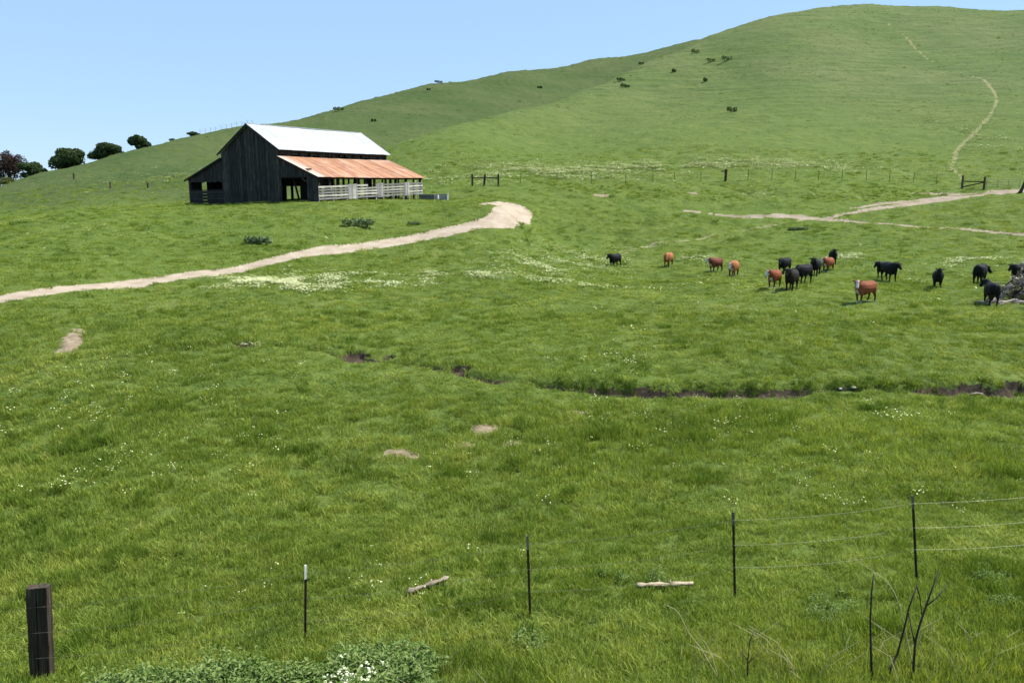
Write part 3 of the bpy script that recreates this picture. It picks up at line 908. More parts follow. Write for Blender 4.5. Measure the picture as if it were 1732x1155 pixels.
# timber post: two split timbers standing together
tie_b = P_(72, 1150, 10.9); tie_g = gz(tie_b.x, tie_b.y)
tie = bpy.data.objects.new('timber_post', None); COL.objects.link(tie); tie.parent = fence
tie.location = rel((tie_b.x, tie_b.y, tie_g))
tie.rotation_euler = (0, R(3.6), R(6)); tie['label'] = 'thick dark weathered timber post split down the middle'
tie_h = P_(68, 991, 10.9).z - tie_g
for x0, x1, hh in ((-0.15, -0.014, tie_h), (-0.004, 0.145, tie_h + 0.012)):
    bmx = bmesh.new()
    n = 14
    ring = []
    rt = random.Random(int(x1 * 1000) + 5)
    for iz in range(n + 1):
        zz = -0.4 + (hh + 0.4) * iz / n
        r_ = []
        for kx, ky in ((0, 0), (.33, 0), (.66, 0), (1, 0), (1, .5), (1, 1), (.5, 1), (0, 1), (0, .5)):
            cx = x0 + (x1 - x0) * kx; cy = -0.08 + 0.16 * ky
            j = 0.006
            r_.append(bmx.verts.new((cx + rt.uniform(-j, j), cy + rt.uniform(-j, j), zz + (rt.uniform(-.02, .006) if iz == n else 0))))
        ring.append(r_)
    for a, b in zip(ring, ring[1:]):
        for k in range(9): bmx.faces.new((a[k], a[(k + 1) % 9], b[(k + 1) % 9], b[k]))
    bmx.faces.new(ring[-1]); bmx.faces.new(ring[0][::-1])
    me = bpy.data.meshes.new('timber'); bmx.to_mesh(me); bmx.free(); me.materials.append(MAT['post'])
    o = bpy.data.objects.new('timber', me); o.parent = tie; COL.objects.link(o)
# wires
fr = [0.20, 0.50, 0.80]
rw = random.Random(9)
for wi, drop in enumerate((0.14, 0.55, 0.95)):
    pts = []
    tiep = Vector((tie_b.x, tie_b.y - 0.1, tie_g + tie_h - 0.30 - wi * 0.42))
    nodes = [Vector((tie_b.x - 3.6, tie_b.y - 0.5, tiep.z - 0.12)), tiep]
    for (s_, dv, H) in tops: nodes.append(s_ + dv * (H - drop - (0.03 if wi else 0)) + Vector((0, -0.012, 0)))
    path = []
    for a, b in zip(nodes, nodes[1:]):
        n = 10
        for k in range(n):
            f = k / n
            pnt = a.lerp(b, f); pnt.z -= 0.10 * 4 * f * (1 - f) * rw.uniform(0.9, 1.0) * (0.6 + .2 * wi)
            path.append(pnt)
    path.append(nodes[-1])
    m = MB().tube([rel(v) for v in path], 0.0019, 4)
    # barbs
    for a, b in zip(path, path[1:]):
        L_ = (b - a).length; n = max(1, int(L_ / 0.125))
        for k in range(n):
            c = a.lerp(b, (k + 0.5) / n)
            ang = rw.uniform(0, math.pi)
            dv = Vector((0.3, math.cos(ang), math.sin(ang))) * 0.014
            m.tube([rel(c - dv), rel(c + dv)], 0.0016, 3, False)
    m.build('wire', MAT['wire'], fence)

# ------------------------------------------------------------------ far fences
far = empty('pasture_fence', stand(1227, 306))
tag(far, 'long thin wire fence crossing the foot of the green hill behind the cattle', 'fence')
def rf(v): return Vector(v) - far.location
fl = [(880, 312), (942, 311), (1000, 311), (1058, 310), (1104, 309), (1141, 308), (1185, 308), (1227, 307), (1265, 306), (1305, 306), (1345, 305.5), (1384, 306), (1424, 306), (1465, 306.5), (1504, 308), (1545, 309), (1584, 312)]
prev = None
for X, Y in fl:
    b = stand(X, Y)
    big = X == 1227
    r_ = 0.16 if big else 0.028
    hh = 1.45 if big else rb.uniform(1.15, 1.3)
    o = MB().tube([rf(b - Vector((0, 0, .3))), rf(b + Vector((rb.uniform(-.03, .03), 0, hh)))], r_, 8).build('fence_post', MAT['post'] if big else MAT['tpost'], far)
    if big:
        MB().beam(rf(b + Vector((-0.55, -.02, 1.2))), rf(b + Vector((-0.1, -.02, 1.22))), 0.14, 0.12).build('post_arm', MAT['post'], far)
    if prev is not None:
        for zz in (0.45, 0.8, 1.12):
            MB().tube([rf(prev + Vector((0, 0, zz))), rf(b + Vector((0, 0, zz)))], 0.006, 3).build('wire', MAT['wire'], far)
    prev = b
def braces(name, label, spec, rails, r=0.12, cat='fence brace', h=1.35):
    root = empty(name, stand(*spec[0])); tag(root, label, cat)
    pts = [stand(*s) for s in spec]
    for k, q in enumerate(pts):
        q = q - root.location
        lean = 0.18 if (len(pts) == 3 and k == 1 and name == 'brace_frame') else 0.0
        MB().tube([q - Vector((0, 0, .35)), q + Vector((lean, 0, h * rb.uniform(.97, 1.06)))], [r * 1.1, r * 0.9], 8).build('post', MAT['post'], root)
    for a, b, za, zb in rails:
        A = pts[a] - root.location + Vector((0, -.02, za)); B = pts[b] - root.location + Vector((0, -.02, zb))
        MB().tube([A, B], r * 0.55, 6).build('rail', MAT['post'], root)
    return root, pts
braces('brace_frame', 'dark brace of three posts and a top rail on the slope right of the barn', [(799, 315), (818, 315), (843, 315)], [(0, 1, .95, .97), (1, 2, .95, .92)])
g, gp = braces('brace_frame', 'two dark posts joined by rails beside the dirt gateway at the hill foot', [(1627, 319), (1664, 321)], [(0, 1, .85, .9), (0, 1, .15, .85)], 0.13, h=1.5)
gate = empty('field_gate', stand(1668, 321)); tag(gate, 'thin metal field gate closing the dirt gateway on the right', 'gate')
ga = stand(1668, 321) - gate.location; gbp = stand(1724, 322) - gate.location
for zz in (0.35, 0.62, 0.9, 1.2):
    MB().tube([ga + Vector((0, 0, zz)), gbp + Vector((0, 0, zz))], 0.022, 5).build('gate_bar', MAT['darkmetal'], gate)
for f in (0.0, 0.33, 0.66, 1.0):
    q = ga.lerp(gbp, f)
    MB().tube([q + Vector((0, .03, 0.3)), q + Vector((0, .03, 1.24))], 0.024, 5).build('gate_upright', MAT['darkmetal'], gate)
gpst = empty('gate_post', stand(1729, 327)); tag(gpst, 'leaning dark gate post at the right end of the gateway', 'post')
MB().tube([(-0.3, 0, -.3), (0.25, 0, 1.5)], [0.17, 0.14], 8).build('post_body', MAT['post'], gpst)
MB().tube([(-0.55, 0, -.1), (0.1, 0.03, 0.9)], 0.07, 6).build('stay', MAT['post'], gpst)
for X, Y, hpx, lab in ((125, 303, 9, 'lone dark fence post high on the left slope'), (187, 320, 11, 'dark fence post below the clump of pale weeds on the left slope'), (250, 318, 8, 'short dark fence post on the slope nearest the barn gable')):
    b = stand(X, Y); s_ = hpx * b.y / FPX
    pp = empty('fence_post', b); tag(pp, lab, 'post', 'fence posts on the left slope')
    MB().tube([(0, 0, -.3), (0.02, 0, s_)], 0.12, 8).build('post_shaft', MAT['post'], pp)
    MB().tube([(0.02, 0, s_ + .001), (0.02, 0, s_ + .04)], [0.13, 0.09], 8).build('post_top', MAT['post'], pp)
sk = empty('ridge_fence', stand(380, 224)); tag(sk, 'faint wire fence with thin stakes along the skyline behind the barn roof', 'fence')
prev = None
for X in range(338, 432, 9):
    Ys = 240 - (X - 300) * 0.215
    # walk to the crest: last land along this column
    t_ = (X - 866) / 1300 / 1.027
    ys = np.linspace(150, 230, 300); zz = base_height(t_ * ys, ys); k = int(np.argmax((zz - EYE) / ys))
    b = Vector((t_ * ys[k], ys[k] + 1.0, gz(t_ * ys[k], ys[k] + 1.0)))
    MB().tube([b - sk.location - Vector((0, 0, .3)), b - sk.location + Vector((0, 0, 1.15))], 0.03, 5).build('fence_post', MAT['tpost'], sk)
    if prev is not None:
        for h_ in (.5, .8, 1.1): MB().tube([prev - sk.location + Vector((0, 0, h_)), b - sk.location + Vector((0, 0, h_))], 0.008, 3).build('wire', MAT['wire'], sk)
    prev = b

# ------------------------------------------------------------------ fallen logs in the grass
def log_piece(name, label, Xa, Ya, Xb, Yb, r, mat, flat=0.6, up=0.05):
    a = stand(Xa, Ya); b = stand(Xb, Yb)
    root = empty(name, (a + b) / 2); tag(root, label, 'log')
    rr = random.Random(len(label))
    n = 12; vs_ = []; fs_ = []; K = 8
    d = (b - a); d.z = 0; d.normalize(); side = Vector((-d.y, d.x, 0))
    for i in range(n + 1):
        c = a.lerp(b, i / n) - root.location + Vector((0, 0, up)); c.z = gz((c + root.location).x, (c + root.location).y) - root.location.z + up
        w = r * rr.uniform(.62, 1.2) * (0.55 if i in (0, n) else 1) * (1 - .25 * i / n)
        for k in range(K):
            t_ = 2 * math.pi * k / K
            vs_.append(c + side * math.cos(t_) * w + Vector((0, 0, math.sin(t_) * w * flat + rr.uniform(-.018, .018))))
    for i in range(n):
        for k in range(K): fs_.append((i * K + k, i * K + (k + 1) % K, (i + 1) * K + (k + 1) % K, (i + 1) * K + k))
    fs_ += [tuple(range(K))[::-1], tuple(n * K + k for k in range(K))]
    mesh_object('log_body', vs_, fs_, mat, root, True)
    m = MB()
    s0 = a.lerp(b, 0.6) - root.location + Vector((0, 0, up + r * flat))
    m.tube([s0 - Vector((0, 0, .03)), s0 + side * 0.06 + Vector((0, 0, .012))], [0.02, 0.012], 5).build('branch_stub', mat, root)
    return root
log_piece('fallen_log', 'pale weathered plank lying aslant in the grass behind the steel fence', 689, 1010, 759, 985, 0.075, MAT['palelog'], 0.45, 0.11)
log_piece('fallen_log', 'flat tan log lying level in the grass between two fence stakes', 1077, 999, 1172, 996, 0.070, MAT['palelog'], 0.6, 0.11)
log_piece('fallen_log', 'long pale log lying at the creek edge on the right', 1640, 673, 1760, 671, 0.05, MAT['palelog'], 0.6, 0.12)
for X, Y, lab in ((1421, 653, 'small white stone at the creek edge'), (1443, 652, 'larger white stone beside the small one at the creek edge')):
    b = stand(X, Y + 7); me = bpy.data.meshes.new('stone'); bm_ = bmesh.new(); bmesh.ops.create_icosphere(bm_, subdivisions=2, radius=0.07 if 'small white' in lab else 0.10)
    for v in bm_.verts: v.co *= 1 + 0.25 * (random.random() - .5); v.co.z *= .55
    bm_.to_mesh(me); bm_.free(); me.materials.append(MAT['concrete'])
    o = bpy.data.objects.new('stone', me); o.location = b + Vector((0, 0, .06)); COL.objects.link(o); tag(o, lab, 'stone')

# ------------------------------------------------------------------ cattle
def coat_mat(name):
    m, nt = new_mat(name); k = NT(nt)
    at_ = k.node('ShaderNodeVertexColor'); at_.layer_name = 'coat'
    pos = k.node('ShaderNodeTexCoord').outputs['Object']
    n = k.noise(pos, 14, 4, 0.7); n2 = k.noise(pos, 3, 3, 0.6)
    c = k.mix(1.0, at_.outputs[0], k.ramp(n, [(0.3, (0.75, 0.75, 0.75)), (0.7, (1.25, 1.25, 1.25))]), 'MULTIPLY')
    c = k.mix(1.0, c, k.ramp(n2, [(0.3, (0.85, 0.83, 0.82)), (0.7, (1.15, 1.15, 1.15))]), 'MULTIPLY')
    k.out(k.principled(c, 0.65, k.bump(n, 0.4, 0.02), 0.12))
    return m
MAT['coat'] = coat_mat('cattle_coat')

def loft(m, rings, K=12):
    """closed surface through rings (centre, half width along side, half height along up, side, up)"""
    base = []
    vs_ = []; fs_ = []
    for c, rw_, rh_, sd_, up_ in rings:
        for k in range(K):
            t_ = 2 * math.pi * k / K
            vs_.append(Vector(c) + Vector(sd_) * math.cos(t_) * rw_ + Vector(up_) * math.sin(t_) * rh_)
    for i in range(len(rings) - 1):
        for k in range(K): fs_.append((i * K + k, i * K + (k + 1) % K, (i + 1) * K + (k + 1) % K, (i + 1) * K + k))
    fs_ += [tuple(range(K))[::-1], tuple((len(rings) - 1) * K + k for k in range(K))]
    m.add(vs_, fs_)

def face_eye(along, lat, vert):
    """dark patch round each eye"""
    return (np.abs(along - .12) < .045) & (np.abs(lat) > .075) & (vert > -.02)

def make_cow_mesh(name, coat, yaw, pitch, tailswing=0.0, stride=0.0, neck_drop=0.0):
    """a beef cow facing +X, feet on z=0, withers about 1.32 m; yaw turns the head left (+) or right"""
    m = MB()
    S = (0, 1, 0); U = (0, 0, 1)
    body = [(-0.93, 1.06, .09, .10), (-0.88, 1.03, .21, .22), (-0.74, 1.00, .29, .30), (-0.50, .97, .33, .345), (-0.2, .92, .37, .375), (0.10, .90, .375, .39), (0.38, .91, .34, .40), (0.58, .93, .29, .385), (0.74, .95, .23, .33), (0.86, .97, .16, .24)]
    loft(m, [((x, 0, z - .025), w * 1.02, h * 1.08, S, U) for x, z, w, h in body])
    # neck and head follow a bent line
    cy, sy = math.cos(yaw), math.sin(yaw)
    nb = Vector((0.66, 0, 1.05)); n1 = nb + Vector((0.24 * math.cos(yaw * .4), 0.24 * math.sin(yaw * .4), 0.08 - neck_drop * .5)); n2 = n1 + Vector((0.17 * math.cos(yaw * .8), 0.17 * math.sin(yaw * .8), 0.05 - neck_drop))
    sd_ = lambda a: (-math.sin(a), math.cos(a), 0)
    loft(m, [(nb, .19, .30, sd_(0), (-.25, 0, .97)), (n1, .18, .26, sd_(yaw * .5), (-.3, 0, .95)), (n2, .155, .21, sd_(yaw), (-.3 * cy, -.3 * sy, .95))])
    hd = Vector((cy * math.cos(pitch), sy * math.cos(pitch), math.sin(pitch)))
    hu = Vector((-cy * math.sin(pitch), -sy * math.sin(pitch), math.cos(pitch)))
    hs = Vector(sd_(yaw))
    h0 = n2 + Vector((0.02 * cy, 0.02 * sy, 0.05))
    head = [(-.06, .10, .13), (0.0, .135, .155), (.10, .135, .16), (.20, .115, .14), (.32, .092, .11), (.42, .090, .098), (.47, .082, .08), (.50, .045, .045)]
    loft(m, [(h0 + hd * a - hu * (a * .05), w, h, hs, hu) for a, w, h in head], 10)
    for s in (1, -1):                                        # ears
        e0 = h0 + hs * (0.11 * s) + hu * 0.05 + hd * .01
        e1 = e0 + hs * (0.12 * s) + hu * 0.015 - hd * .02
        e2 = e0 + hs * (0.23 * s) - hu * 0.02 - hd * .03
        loft(m, [(e0, .028, .03, hd, hu), (e1, .06, .035, hd, hu), (e2, .018, .015, hd, hu)], 6)
    # legs
    def leg(x, y, off, rear):
        if rear: pts = [(x + .06, y * .85, .86, .19), (x + .10, y, .66, .135), (x - .05, y, .46, .078), (x - .06 + off * .5, y, .38, .062), (x + off, y, .14, .050), (x + off + .01, y, .07, .060), (x + off + .03, y, 0.0, .068)]
        else: pts = [(x, y * .85, .84, .15), (x, y, .62, .105), (x + off * .3, y, .40, .070), (x + off * .5, y, .33, .062), (x + off, y, .14, .048), (x + off + .01, y, .07, .058), (x + off + .03, y, 0.0, .066)]
        loft(m, [((a, b, c), r, r * (1.25 if c > .5 else 1.0), (0, 1, 0), (1, 0, 0)) for a, b, c, r in pts], 8)
    leg(0.55, .18, stride, False); leg(0.55, -.18, -stride, False)
    leg(-0.68, .19, -stride * .9, True); leg(-0.68, -.19, stride * .9, True)
    # brisket and udder line
    loft(m, [((0.35, 0, .58), .10, .06, S, U), ((0.58, 0, .62), .14, .10, S, U), ((0.76, 0, .74), .10, .10, S, U)], 8)
    # tail
    tp = [Vector((-0.90, 0, 1.16)), Vector((-0.97, tailswing * .2, 1.05)), Vector((-1.00, tailswing * .6, .80)), Vector((-1.0, tailswing, .55)), Vector((-1.0, tailswing * 1.1, .42))]
    rd = [.035, .026, .022, .035, .02]
    m.tube(tp, rd, 6)
    o = mesh_object(name + '_src', m.v, m.f, link=True)
    rm = o.modifiers.new('r', 'REMESH'); rm.mode = 'VOXEL'; rm.voxel_size = 0.028
    sm = o.modifiers.new('s', 'SMOOTH'); sm.iterations = 3; sm.factor = 0.5
    dg = bpy.context.evaluated_depsgraph_get()
    me = bpy.data.meshes.new_from_object(o.evaluated_get(dg))
    bpy.data.objects.remove(o)
    me.name = name
    me.polygons.foreach_set('use_smooth', [True] * len(me.polygons))
    n = len(me.vertices); co = np.empty(n * 3, np.float32); me.vertices.foreach_get('co', co); co = co.reshape(-1, 3)
    colr = np.zeros((n, 4), np.float32); colr[:, 3] = 1
    H0 = np.array(h0); HD = np.array(hd)
    along = (co - H0) @ HD; lat = (co - H0) @ np.array(hs); vert = (co - H0) @ np.array(hu)
    rad = np.sqrt(np.maximum(0, ((co - H0) ** 2).sum(1) - along ** 2))
    nz = fbm(co[:, 0] * 1.0, co[:, 2] * 1.0 + co[:, 1], 0.3, 2, 3)
    if coat == 'black':
        colr[:, :3] = (0.008, 0.008, 0.009)
    elif coat == 'dark':
        colr[:, :3] = (0.016, 0.012, 0.010)
    else:
        bc = np.array({'red': (0.20, 0.062, 0.026), 'orange': (0.29, 0.115, 0.045), 'brown': (0.13, 0.042, 0.022)}[coat.split('_')[0]])
        colr[:, :3] = bc
        low = smooth(0.62, 0.35, co[:, 2]) * 0.7             # darker downwards over belly and legs
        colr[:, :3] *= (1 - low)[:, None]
        if coat.endswith('white'):
            face = (rad < 0.19) & (along > -0.02) & (np.abs(lat) < 0.115 + 0.02 * nz) & (along < .55)
            eye = face_eye(along, lat, vert)
            ear = (np.abs(lat) > 0.12) & (rad < .35) & (along > -.2) & (along < .15)
            bib = (co[:, 0] > 0.50) & (co[:, 2] < 0.78 + 0.04 * nz) & (co[:, 2] > 0.52) & (np.abs(co[:, 1]) < .10)
            sock = (co[:, 2] < 0.11 + 0.03 * nz)
            wm = (face & ~ear & ~eye) | bib | sock
            colr[wm, :3] = (0.46, 0.43, 0.38)
            muzzle = (along > .44) & (rad < .2); colr[muzzle, :3] = (0.35, 0.25, 0.2)
    ca = me.color_attributes.new('coat', 'FLOAT_COLOR', 'POINT')
    ca.data.foreach_set('color', colr.ravel())
    me.materials.append(MAT['coat'])
    return me

# (X, Y of the feet, height in the picture, degrees turned away from facing the road: + towards the left,
#  coat, head yaw, head pitch, neck drop, stride, label)
COWS = [
    (1040, 451, 24, 55, 'black', -.2, -.45, .02, .06, 'small black cow farthest left of the herd, standing alone'),
    (1130, 451, 25, 25, 'orange', .3, -.9, .10, .04, 'tan cow without a white face, second from the left of the herd'),
    (1210, 461, 26, 60, 'brown_white', -.3, -.7, .0, .08, 'red-brown cow with white head stretched to the left, beside the pale orange cow'),
    (1240, 470, 29, 20, 'orange_white', -.2, -.95, .08, .06, 'orange cow with white blaze walking towards the viewer, head low'),
    (1326, 463, 28, 38, 'black', .2, -.6, .06, .05, 'black cow standing behind the red cow and the two large black cows'),
    (1309, 488, 33, 30, 'red_white', -.5, -.85, .0, .05, 'red cow with white face turned left, in front of the black cows'),
    (1338, 491, 40, 20, 'dark', -.15, -.85, -.06, .07, 'large blackish-brown cow facing the viewer between the red cow and another black cow'),
    (1358, 480, 33, 50, 'black', -.1, -.8, .15, .06, 'black cow with its body turned right, hidden partly by the blackish-brown cow'),
    (1379, 467, 32, 15, 'black', -.3, -.7, -.10, .04, 'black cow with both ears spread, left of the white-faced red cow'),
    (1400, 459, 26, 35, 'red_white', -.5, -.8, .0, .05, 'red cow with white face tucked between two black cows'),
    (1408, 446, 27, -12, 'black', .1, -.6, -.10, .03, 'black cow standing highest up, behind the white-faced red cow'),
    (1462, 511, 41, 62, 'red_white', .62, -.9, -.05, .08, 'large red cow with white face and white throat, standing alone nearest the viewer'),
    (1494, 470, 29, 52, 'black', -.1, -.6, .0, .05, 'black cow facing left in the overlapping black pair'),
    (1503, 474, 33, -48, 'black', .25, -.6, .0, .05, 'black cow facing right in the overlapping black pair'),
    (1585, 485, 36, -6, 'black', .12, -.95, -.11, .05, 'lone black cow facing the viewer, midway between the black pair and the brush pile'),
    (1656, 481, 36, -170, 'black', -.7, -.7, .12, .08, 'black cow seen from behind, its back to the viewer, left of the brush pile'),
    (1675, 515, 43, 166, 'black', .6, -.2, -.06, .06, 'largest black cow seen from behind with head turned, standing at the brush pile edge'),
    (1722, 478, 33, 40, 'black', -.2, -.6, .0, .04, 'black cow mostly hidden behind the bleached brush pile'),
]
for (X, Y, hp, face, coat, yw, pt, nd, st, lab) in COWS:
    b = stand(X, Y)
    target = hp * b.y / FPX
    me = make_cow_mesh('cow', coat, yw, min(pt, -.72), rb.uniform(-.12, .12), st, nd)
    zs = max(v.co.z for v in me.vertices)
    sc = min(max(target / zs, 0.78), 1.12)
    o = bpy.data.objects.new('cow', me); COL.objects.link(o)
    o.location = b + Vector((0, 0, 0.0)); o.scale = (sc * .86, sc * 1.0, sc)
    o.rotation_euler = (0, 0, R(270 - (face * .62 if abs(face) < 100 else face)) - math.atan2(b.x, b.y))
    # stand level with the four feet touching
    zmin = min(gz(b.x + dx, b.y + dy) for dx, dy in ((0, 0), (.5, 0), (-.5, 0), (0, .5), (0, -.5)))
    o.location.z = zmin + 0.03
    tag(o, lab, 'cow', 'beef cattle grazing the meadow')
    print('cow', X, round(b.y, 1), round(target, 2), round(sc, 2))

# ------------------------------------------------------------------ bleached brush pile at the right
pb = stand(1722, 512)
heap = tag(empty('brush_pile', pb), 'pile of bleached grey logs and tangled branches at the right edge of the meadow', 'brush pile')
rp = random.Random(21)
def crook(p0, p1, r0, r1, n=6, j=0.12):
    pts = []; rr = []
    for i in range(n + 1):
        f = i / n
        q = Vector(p0).lerp(Vector(p1), f)
        if 0 < i < n: q += Vector((rp.uniform(-j, j), rp.uniform(-j, j), rp.uniform(-j, j)))
        pts.append(q); rr.append(r0 + (r1 - r0) * f)
    return pts, rr
for k in range(44):
    a = rp.uniform(0, 2 * math.pi)
    rad = rp.uniform(.3, 1.7)
    foot = Vector((math.cos(a) * rad + 0.5, math.sin(a) * rad * .8 + .6, rp.uniform(-.05, .5)))
    tipv = Vector((rp.uniform(-.3, 1.6) + .3, rp.uniform(.2, 1.2), rp.uniform(.6, 2.1)))
    pts, rr = crook(foot, tipv, rp.uniform(.03, .085), rp.uniform(.012, .03))
    br = MB().tube(pts, rr, 7).build('branch', MAT['greywood'] if rp.random() < .75 else MAT['post'], heap, True)
    if k % 2:
        q = pts[3]; pts2, rr2 = crook(q, q + Vector((rp.uniform(-.7, .7), rp.uniform(-.6, .3), rp.uniform(0, .6))), rr[3] * .6, .012, 4, .06)
        MB().tube(pts2, rr2, 5).build('twig', MAT['greywood'], br, True)
for k, (a, b, r) in enumerate([((-1.5, -.35, .12), (2.6, -.15, .10), .085), ((-.6, -.6, .05), (2.2, -.5, .12), .07), ((.2, -.4, .3), (1.6, .1, 2.0), .13), ((0.1, .3, 2.05), (1.8, .3, 1.55), .11), ((-.9, .2, .25), (-.2, .3, .9), .10),
                               ((.4, -.3, .9), (1.5, -.3, .5), .16), ((-.3, .0, 1.25), (.25, .2, 1.3), .08), ((-1.9, -.2, .08), (-.6, .1, .3), .06), ((-2.2, -.1, .04), (-1.0, -.5, .06), .07)]):
    pts, rr = crook(a, b, r, r * .75, 7, .06)
    MB().tube(pts, rr, 8).build('log', MAT['greywood'], heap, True)
m = MB()
for k in range(200):
    p0 = Vector((rp.uniform(-1.2, 2.2), rp.uniform(-.3, 1.2), rp.uniform(0, .8)))
    pts, rr = crook(p0, p0 + Vector((rp.uniform(-.6, .6), rp.uniform(-.4, .4), rp.uniform(-.1, .5))), rp.uniform(.012, .03), .006, 3, .05)
    m.tube(pts, rr, 4, False)
tag(m.build('twigs', MAT['post'], heap), kind='stuff')
# bare trodden litter round the pile
m = MB()
for k in range(240):
    a = rp.uniform(0, 6.28); q = rp.uniform(0, 1) ** .5
    X_, Y_ = pb.x - .3 + math.cos(a) * q * 2.3, pb.y - .1 + math.sin(a) * q * .7
    z_ = gz(X_, Y_) + .02
    dv = Vector((rp.uniform(-.25, .25), rp.uniform(-.2, .2), rp.uniform(0, .06)))
    m.tube([Vector((X_, Y_, z_)), Vector((X_, Y_, z_)) + dv], rp.uniform(.01, .03), 4, False)
tag(m.build('fallen_twigs', MAT['greywood']), 'litter of bleached sticks spread on the grass around the brush pile', None, None, 'stuff')

# ------------------------------------------------------------------ trees and bushes
def leaf_mat(name, lo, mid, hi):
    m, nt = new_mat(name); k = NT(nt)
    pos = k.node('ShaderNodeNewGeometry').outputs['Position']
    a = k.noise(pos, 1.1, 3, 0.6)
    rnd = k.node('ShaderNodeNewGeometry').outputs['Random Per Island']
    col = k.ramp(k.mix(0.5, a, rnd), [(0.25, lo), (0.5, mid), (0.8, hi)])
    k.out(grass_shader(k, col, 0.25, 0.75, 0.08))
    return m
MAT['leaf_dark'] = leaf_mat('oak_leaves', (0.022, 0.040, 0.016), (0.046, 0.076, 0.027), (0.095, 0.135, 0.052))
MAT['leaf_red'] = leaf_mat('bare_reddish_twigs', (0.028, 0.018, 0.015), (0.052, 0.036, 0.030), (0.095, 0.068, 0.055))
MAT['leaf_olive'] = leaf_mat('yellow_green_leaves', (0.05, 0.06, 0.02), (0.09, 0.11, 0.03), (0.15, 0.17, 0.05))
MAT['bark'] = wood_mat('tree_bark', (0.025, 0.02, 0.016), (0.06, 0.05, 0.04), (0.10, 0.09, 0.07), 'Z', 8)

def crown_mesh(name, lobes, n, leaf, mat, seed):
    g = np.random.default_rng(seed)
    lob = np.array(lobes, float); w = (lob[:, 3] * lob[:, 4] * lob[:, 5]) ** .67; w /= w.sum()
    idx = g.choice(len(lob), n, p=w)
    d = g.normal(size=(n, 3)); d /= np.linalg.norm(d, axis=1)[:, None]
    d[:, 2] = np.where(d[:, 2] < -.9, -d[:, 2], d[:, 2])
    rr = g.uniform(0.45, 1.0, n) ** 0.45
    lump = 1 + 0.22 * fbm(d[:, 0] * 3 + idx * 7.1, d[:, 2] * 3 + d[:, 1] * 3, .9, 2, seed)
    c = lob[idx, :3] + d * lob[idx, 3:6] * (rr * lump)[:, None]
    a = g.normal(size=(n, 3)); a -= 0; nrm = d * .8 + a * .6; nrm /= np.linalg.norm(nrm, axis=1)[:, None]
    t1 = np.cross(nrm, g.normal(size=(n, 3))); t1 /= np.linalg.norm(t1, axis=1)[:, None]; t2 = np.cross(nrm, t1)
    s = leaf * g.uniform(.6, 1.4, n)
    V_ = np.stack([c + t1 * s[:, None], c + t2 * s[:, None] * .8, c - t1 * s[:, None], c - t2 * s[:, None] * .8], 1).reshape(-1, 3)
    F_ = np.arange(n * 4).reshape(-1, 4)
    return V_, F_

def tree(name, label, loc, H, W, cat='tree', mat='leaf_dark', seed=1, lobes=9, squat=0.5, group=None, n=4200, lean=0, leaf=.16, trunk_f=.3):
    root = empty(name, loc); tag(root, label, cat, group)
    r = random.Random(seed)
    trunk_h = H * trunk_f
    L = []
    lobes += 4
    for k in range(lobes):
        a = k * 2.4 + r.uniform(-.4, .4); q = (k / lobes) ** .5 * W * .34
        hz = H * (0.14 + .50 * r.random()) if k else H * .62
        rx = W * r.uniform(.15, .27); rz = H * r.uniform(.16, .29)
        L.append((math.cos(a) * q + lean * hz / H, math.sin(a) * q * .8, hz, rx, rx * .9, rz))
    Vv, Ff = crown_mesh('crown', L, n, leaf, mat, seed)
    top = Vv[:, 2].max(); Vv[:, 2] *= H / top
    mesh_object('crown', Vv, Ff, MAT[mat], root)
    m = MB()
    m.tube([(0, 0, -.6), (0, 0, trunk_h * .5), (lean * .3, .05, trunk_h)], [W * .055, W * .042, W * .035], 8)
    for lb in L[:7]:
        m.tube([(lean * .3, .05, trunk_h * .9), ((lb[0]) * .5, lb[1] * .5, (trunk_h + lb[2]) * .5), (lb[0], lb[1], lb[2])], [W * .028, W * .018, W * .008], 6)
    m.build('trunk', MAT['bark'], root)
    return root
def crest_place(X, Yg, beyond):
    """a spot `beyond` metres behind the skyline in column X"""
    t_ = (X - 866) / 1300 / 1.027
    ys = np.linspace(100, 380, 600); zz = base_height(t_ * ys, ys); k = int(np.argmax((zz - EYE) / ys))
    y = ys[k] + beyond
    return Vector((t_ * y, y, gz(t_ * y, y)))
